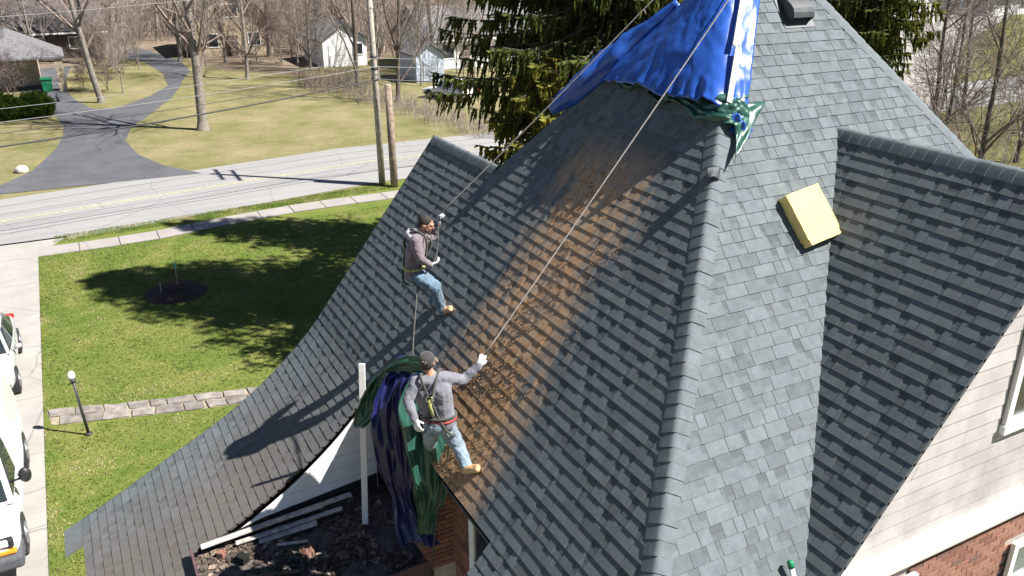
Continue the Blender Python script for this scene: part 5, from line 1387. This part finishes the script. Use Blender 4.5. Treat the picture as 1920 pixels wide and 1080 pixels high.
def hand(mb, w, d, pn, curl=.8, side=1):
    """palm, four unequal bent fingers and a thumb leaving the side of the palm"""
    w, d, pn = V3(w), V3(d).normalized(), V3(pn); pn = (pn-d*pn.dot(d)).normalized(); s = d.cross(pn)*side
    for o in (-.026, -.009, .009, .026): mb.capsule(w+s*o*.8+d*.01, w+d*.085+s*o, .017, .015, 8)
    for i, (o, L) in enumerate(((-.033, .068), (-.011, .078), (.011, .074), (.032, .058))):
        p = w+d*.088+s*o; q = d.copy()
        for k, f in enumerate((.45, .32, .23)):
            ang = curl*(.55+.35*k); q = (q*math.cos(ang)+pn*math.sin(ang)).normalized() if k == 0 else (Quaternion(s*side*(-1 if 0 else 1), 0) @ q)
            if k: q = (q+pn*.0).normalized(); ax = d.cross(pn); q = Quaternion(ax, curl*.75) @ q
            e = p+q*L*f*1.15; mb.capsule(p, e, .0125-.0015*k, .0112-.0015*k, 7); p = e
    p = w+d*.028-s*.032; q = (-s*.55+d*.65+pn*.45).normalized(); e = p+q*.042; mb.capsule(p, e, .0145, .013, 7); q = (q+pn*.6+s*.35).normalized(); mb.capsule(e, e+q*.03, .0125, .011, 7)
    mb.capsule(w-d*.03, w+d*.02, .032, .03, 10)
def person(base, label, J, fw, tilt, spec):
    J = {k: V3(v) for k, v in J.items()}; e = empty('person', base, label, 'person')
    fw = V3(fw).normalized(); rt = V3((fw.y, -fw.x, 0)).normalized()
    hf = (fw+V3((0, 0, tilt))).normalized(); hu = rt.cross(hf)*1; hu = hu if hu.z > 0 else -hu
    Rm = Matrix((rt, hf, hu)).transposed(); H = J['head']
    L = lambda x, y, z: H+Rm @ V3((x, y, z))
    # --- body
    b = MB(); b.ball(L(0, -.01, .025), (.078, .098, .098), 20, 14, Rm); b.ball(L(0, .025, -.045), (.060, .070, .075), 16, 12, Rm)
    b.capsule(L(0, .098, .012), L(0, .118, -.018), .009, .014, 8); b.ball(L(0, .085, -.062), (.028, .018, .010), 10, 8, Rm); b.ball(L(0, .075, -.10), (.028, .025, .02), 10, 8, Rm)
    b.ball(L(0, .088, .035), (.055, .018, .012), 12, 8, Rm)
    for s in (-1, 1): b.ball(L(s*.078, -.012, -.005), (.012, .026, .034), 10, 8, Rm); b.ball(L(s*.034, .083, -.018), (.022, .016, .016), 8, 6, Rm)
    b.capsule(J['neck'], H+Rm @ V3((0, -.02, -.05)), .058, .055); b.capsule(J['chest'], J['neck'], .11, .07); b.capsule(J['waist'], J['chest'], .10, .12); b.capsule(J['pelvis'], J['waist'], .12, .10)
    b.capsule(J['sL'], J['sR'], .055, .055)
    for s in 'LR':
        b.capsule(J['s'+s], J['e'+s], .048, .040); b.capsule(J['e'+s], J['w'+s], .040, .028); b.capsule(J['h'+s], J['k'+s], .075, .052); b.capsule(J['k'+s], J['a'+s], .050, .036); b.capsule(J['a'+s], J['t'+s], .036, .030)
    body = organic(b, 'body', M['skin'], e, .009, 3)
    for s in (-1, 1):
        b = MB(); b.ball(L(s*.034, .092, -.012), (.012, .008, .008), 10, 8, Rm); b.build('eye', M['dark'], body, True)
    # --- top
    b = MB(); ch, wa, pe = J['chest'], J['waist'], J['pelvis']
    for s in (-.085, 0, .085): b.capsule(wa+rt*s-V3((0, 0, .02)), ch+rt*s*1.15, .118, .125); b.capsule(pe+rt*s*.9+V3((0, 0, .03)), wa+rt*s, .125, .118)
    b.capsule(J['sL'], J['sR'], .082, .082); b.capsule(ch, J['neck']-V3((0, 0, .02)), .13, .075)
    for s in 'LR': b.capsule(J['s'+s], J['e'+s], .080, .062); b.capsule(J['e'+s], J['w'+s], .062, .048)
    organic(b, 'sweatshirt', M[spec['top']], e, .011, 5, .030, .075)
    if spec.get('hood'):
        b = MB(); c = J['neck']-fw*.10+V3((0, 0, -.01)); 
        for a in range(-4, 5):
            an = a*.36; p = c+rt*.105*math.sin(an)-fw*.045*math.cos(an)+V3((0, 0, .03*math.cos(an))); q = c+rt*.105*math.sin(an+.36)-fw*.045*math.cos(an+.36)+V3((0, 0, .03*math.cos(an+.36))); b.capsule(p, q, .052, .052, 10)
        organic(b, 'hood', M['hood'], e, .010, 4, .02, .06)
    # --- jeans
    b = MB(); b.capsule(J['hL'], J['hR'], .118, .118); b.capsule(pe-fw*.05, pe-fw*.05+V3((0, 0, .03)), .125, .12); b.capsule(pe+fw*.02, pe+V3((0, 0, .06)), .12, .122)
    for s in 'LR': b.capsule(J['h'+s], J['k'+s], .112, .084); b.capsule(J['k'+s], J['a'+s], .083, .066); b.capsule(J['a'+s]+(J['k'+s]-J['a'+s])*.1, J['a'+s]+(J['k'+s]-J['a'+s])*.02, .062, .062)
    organic(b, 'jeans', M[spec['jeans']], e, .011, 4, .034, .06)
    # --- boots
    for s in 'LR':
        a, t = J['a'+s], J['t'+s]; d = (t-a); d = d-NA*d.dot(NA); d.normalize(); sd = NA.cross(d)
        g0 = a-NA*(a-V3((a.x, a.y, zA(a.y)))).dot(NA)+NA*.012     # point on the shingles under the ankle
        b = MB(); b.capsule(a+(J['k'+s]-a).normalized()*.05, g0+NA*.05-d*.01, .054, .05)
        for o in (-.018, .018): b.capsule(g0+NA*.045-d*.045+sd*o, g0+NA*.045+d*.17+sd*o*.8, .042, .036)
        b.capsule(g0+NA*.06, g0+NA*.05+d*.10, .052, .042); bo = organic(b, 'boot', M['boot'], e, .009, 4)
        b = MB()
        ring = []
        for k in range(16):
            an = k/16*6.283; ring.append(g0+d*(.065+.155*math.cos(an))+sd*(.052*math.sin(an)*(1-.12*math.cos(an))))
        b.prism([p-NA*.004 for p in ring], NA*.022); b.build('sole', M['sole'], bo)
    # --- gloves
    for s, (d, pn, curl, gm) in spec['hands'].items():
        b = MB(); hand(b, J['w'+s], d, pn, curl, 1 if s == 'R' else -1); organic(b, 'glove', M[gm], e, .0055, 2)
    # --- hair or cap
    if spec.get('cap'):
        b = MB(); b.ball(L(0, -.012, .045), (.092, .112, .088), 20, 12, Rm); o = organic(b, 'cap', M['cap'], e, .008, 2)
        P = []
        bd = spec['cap']          # +1 brim forward, -1 worn backwards
        for i in range(6):
            row = []
            for j in range(13):
                an = (j/12-.5)*2.2; r_ = .098+.075*i/5*math.cos((j/12-.5)*2.0); row.append(L(math.sin(an)*r_*.93, bd*math.cos(an)*r_*1.05-.012, .022-.028*(i/5)-.05*(math.sin(an)**2)*.5))
            P.append(row)
        grid('brim', P, M['capy'], o, thick=.006)
        b = MB(); zz = [(-.030, -.02), (-.030, .02), (-.008, -.002), (.014, .02), (.014, -.02)]
        for k, (u, v) in enumerate((x, y) for x, y in ()): pass
        lt = [(-.026, -.014), (-.026, .014), (-.006, .014), (-.006, -.002), (.014, .014), (.014, -.014), (.002, -.014), (.026, .01)]
        b.tube([L(u, -.121+abs(u)*.25, .052+v) for u, v in lt], .0035, 5); b.build('cap_emblem', M['stake'], o)
        b = MB(); b.ball(L(0, -.03, -.005), (.084, .086, .07), 16, 10, Rm); organic(b, 'hair', M['hair'], e, .008, 2)
    else:
        b = MB(); b.ball(L(0, -.022, .045), (.086, .098, .090), 20, 12, Rm); b.ball(L(0, -.06, .0), (.076, .058, .07), 16, 10, Rm); organic(b, 'hair', M['hair'], e, .007, 1, .012, .02)
        b = MB()
        for s in (-1, 1): b.capsule(L(s*.062, .035, -.055), L(s*.035, .078, -.095), .016, .016, 8)
        b.capsule(L(-.03, .085, -.10), L(.03, .085, -.10), .014, .014, 8); b.capsule(L(-.022, .100, -.045), L(.022, .100, -.045), .006, .006, 8); organic(b, 'beard', M['hair'], e, .006, 2)
    # --- harness
    hn = MB(); dr = ch-fw*.155-V3((0, 0, .02))
    for s, k in ((-1, 'L'), (1, 'R')):
        sh = J['s'+k]+V3((0, 0, .085))-rt*s*.075
        pts = [dr, dr+rt*s*.05+V3((0, 0, .11)), sh-fw*.07, sh+fw*.03, sh+fw*.12-V3((0, 0, .09)), ch+rt*s*.11+fw*.145-V3((0, 0, .08)), wa+rt*s*.15+fw*.11, pe+rt*s*.19+V3((0, 0, .02))]
        hn.tube(smooth_line(pts), .017, 6)
        pts = [dr, wa-fw*.135+rt*s*.05, pe-fw*.145+rt*s*.09+V3((0, 0, .03)), pe-fw*.11+rt*s*.16-V3((0, 0, .08)), J['h'+k]+rt*s*.115-V3((0, 0, .10)), J['h'+k]+fw*.10+rt*s*.04-V3((0, 0, .08))]
        hn.tube(smooth_line(pts), .016, 6)
    h_ = hn.build('harness', M['strap'], e, True)
    b = MB(); ring = [wa*.55+pe*.45+rt*.215*math.cos(k/20*6.283)+fw*.150*math.sin(k/20*6.283)+V3((0, 0, .03)) for k in range(21)]; b.tube(ring, .018, 6); b.build('waist_strap', M['strap' if spec.get('belt') else 'strapy'], h_, True)
    b = MB()
    for k in range(13): pass
    b.tube([dr-fw*.015+(rt*math.cos(k/12*6.283)+V3((0, 0, 1))*math.sin(k/12*6.283))*.038 for k in range(13)], .009, 6); b.build('ring', M['steel'], h_, True)
    b = MB(); b.tube([dr, dr-V3((0, 0, .09))-fw*.01, wa-fw*.14], .022, 6); b.build('back_strap', M['strapy'], h_, True)
    if spec.get('belt'):
        b = MB(); ring = [pe+V3((0, 0, .075))+rt*.188*math.cos(k/24*6.283)+fw*.142*math.sin(k/24*6.283) for k in range(25)]; b.tube(ring, .020, 6); b.build('belt', M['belt'], e, True)
    return e
def smooth_line(pts, k=5):
    out = []; n = len(pts); g = lambda i: pts[max(0, min(n-1, i))]
    for i in range(n-1):
        for j in range(k): t = j/k; out.append(V3([cat(g(i-1)[a], g(i)[a], g(i+1)[a], g(i+2)[a], t) for a in range(3)]))
    return out+[V3(pts[-1])]
J1 = dict(pelvis=(-10.091, 3.852, 7.282), waist=(-10.086, 3.857, 7.438), chest=(-10.065, 3.891, 7.671), neck=(-10.035, 3.940, 7.839), head=(-9.985, 4.005, 7.985), sR=(-9.896, 3.822, 7.825), eR=(-9.793, 3.830, 7.587), wR=(-9.863, 3.999, 7.449),
          sL=(-10.168, 4.036, 7.722), eL=(-10.281, 4.225, 7.688), wL=(-10.168, 4.250, 7.934), hR=(-10.004, 3.818, 7.295), kR=(-9.739, 4.005, 7.152), aR=(-9.800, 4.118, 6.780), tR=(-9.66, 4.19, 6.84), hL=(-10.165, 3.911, 7.237), kL=(-10.07, 4.15, 7.03), aL=(-10.10, 4.115, 6.775), tL=(-9.98, 4.18, 6.84))
person((-9.95, 4.1, 6.65), 'man in dusky hoodie and blue jeans, crouching on the roof and holding a rope', J1, (.55, .83, 0), -.35,
       dict(top='hoodie1', jeans='jeans1', hood=True, hands={'L': ((.25, .2, .95), (.6, .6, 0), 1.0, 'gloveg'), 'R': ((.2, .75, .25), (-.3, .3, .7), .8, 'glove')}))
J2 = dict(pelvis=(-7.780, 3.189, 6.357), waist=(-7.797, 3.163, 6.525), chest=(-7.813, 3.140, 6.774), neck=(-7.831, 3.110, 6.985), head=(-7.842, 3.095, 7.134), sR=(-7.793, 3.294, 6.909), eR=(-7.825, 3.533, 6.804), wR=(-7.777, 3.704, 6.972),
          sL=(-7.836, 2.949, 6.936), eL=(-7.785, 2.817, 6.738), wL=(-7.626, 2.835, 6.584), hR=(-7.774, 3.272, 6.301), kR=(-7.688, 3.381, 6.019), aR=(-7.476, 3.401, 5.83), tR=(-7.34, 3.46, 5.90), hL=(-7.774, 3.107, 6.349), kL=(-7.991, 3.145, 6.013), aL=(-8.28, 3.27, 5.71), tL=(-8.2, 3.34, 5.76))
person((-7.8, 3.3, 5.6), 'man in grey sweatshirt, dark cap and safety harness, seen from behind, pulling a rope', J2, (-.80, .60, 0), .02,
       dict(top='hoodie2', jeans='jeans2', cap=1, belt=True, hands={'R': ((-.05, .45, .8), (-.7, .5, .1), 1.1, 'glove'), 'L': ((.5, .0, -.6), (-.4, .5, 0), .7, 'glove')}))
h1_ = V3((-10.15, 4.262, 8.03)); h2_ = V3((-7.79, 3.755, 7.05))
rope(line((-8.62, 7.22, 11.42), h1_, .03), .008, 'rope', 'grey rope from the roof peak to the man in the dusky hoodie')
rope(line((-8.0, 7.42, 11.20), h2_, .02), .008, 'rope', 'grey rope from the roof peak to the man in the grey sweatshirt')
rope(smooth_line([h1_, h1_+V3((.03, -.02, -.12)), V3((-9.98, 4.16, 7.62)), V3((-9.86, 4.03, 7.45)), V3((-9.93, 3.85, 7.2)), V3((-9.7, 3.70, 6.95)), V3((-9.15, 3.42, 6.60)), V3((-8.8, 3.3, 6.56))]), .010, 'darkrope', 'slack rope hanging from the man in the dusky hoodie down to the tarps')
rope(smooth_line([V3((-7.66, 3.26, 6.55)), V3((-7.78, 3.30, 6.1)), V3((-7.98, 3.33, 5.55)), V3((-8.12, 3.24, 4.8)), V3((-8.25, 3.22, 4.1)), V3((-8.28, 3.1, 3.4))]), .010, 'darkrope', 'rope hanging from the second man past the brick pier')
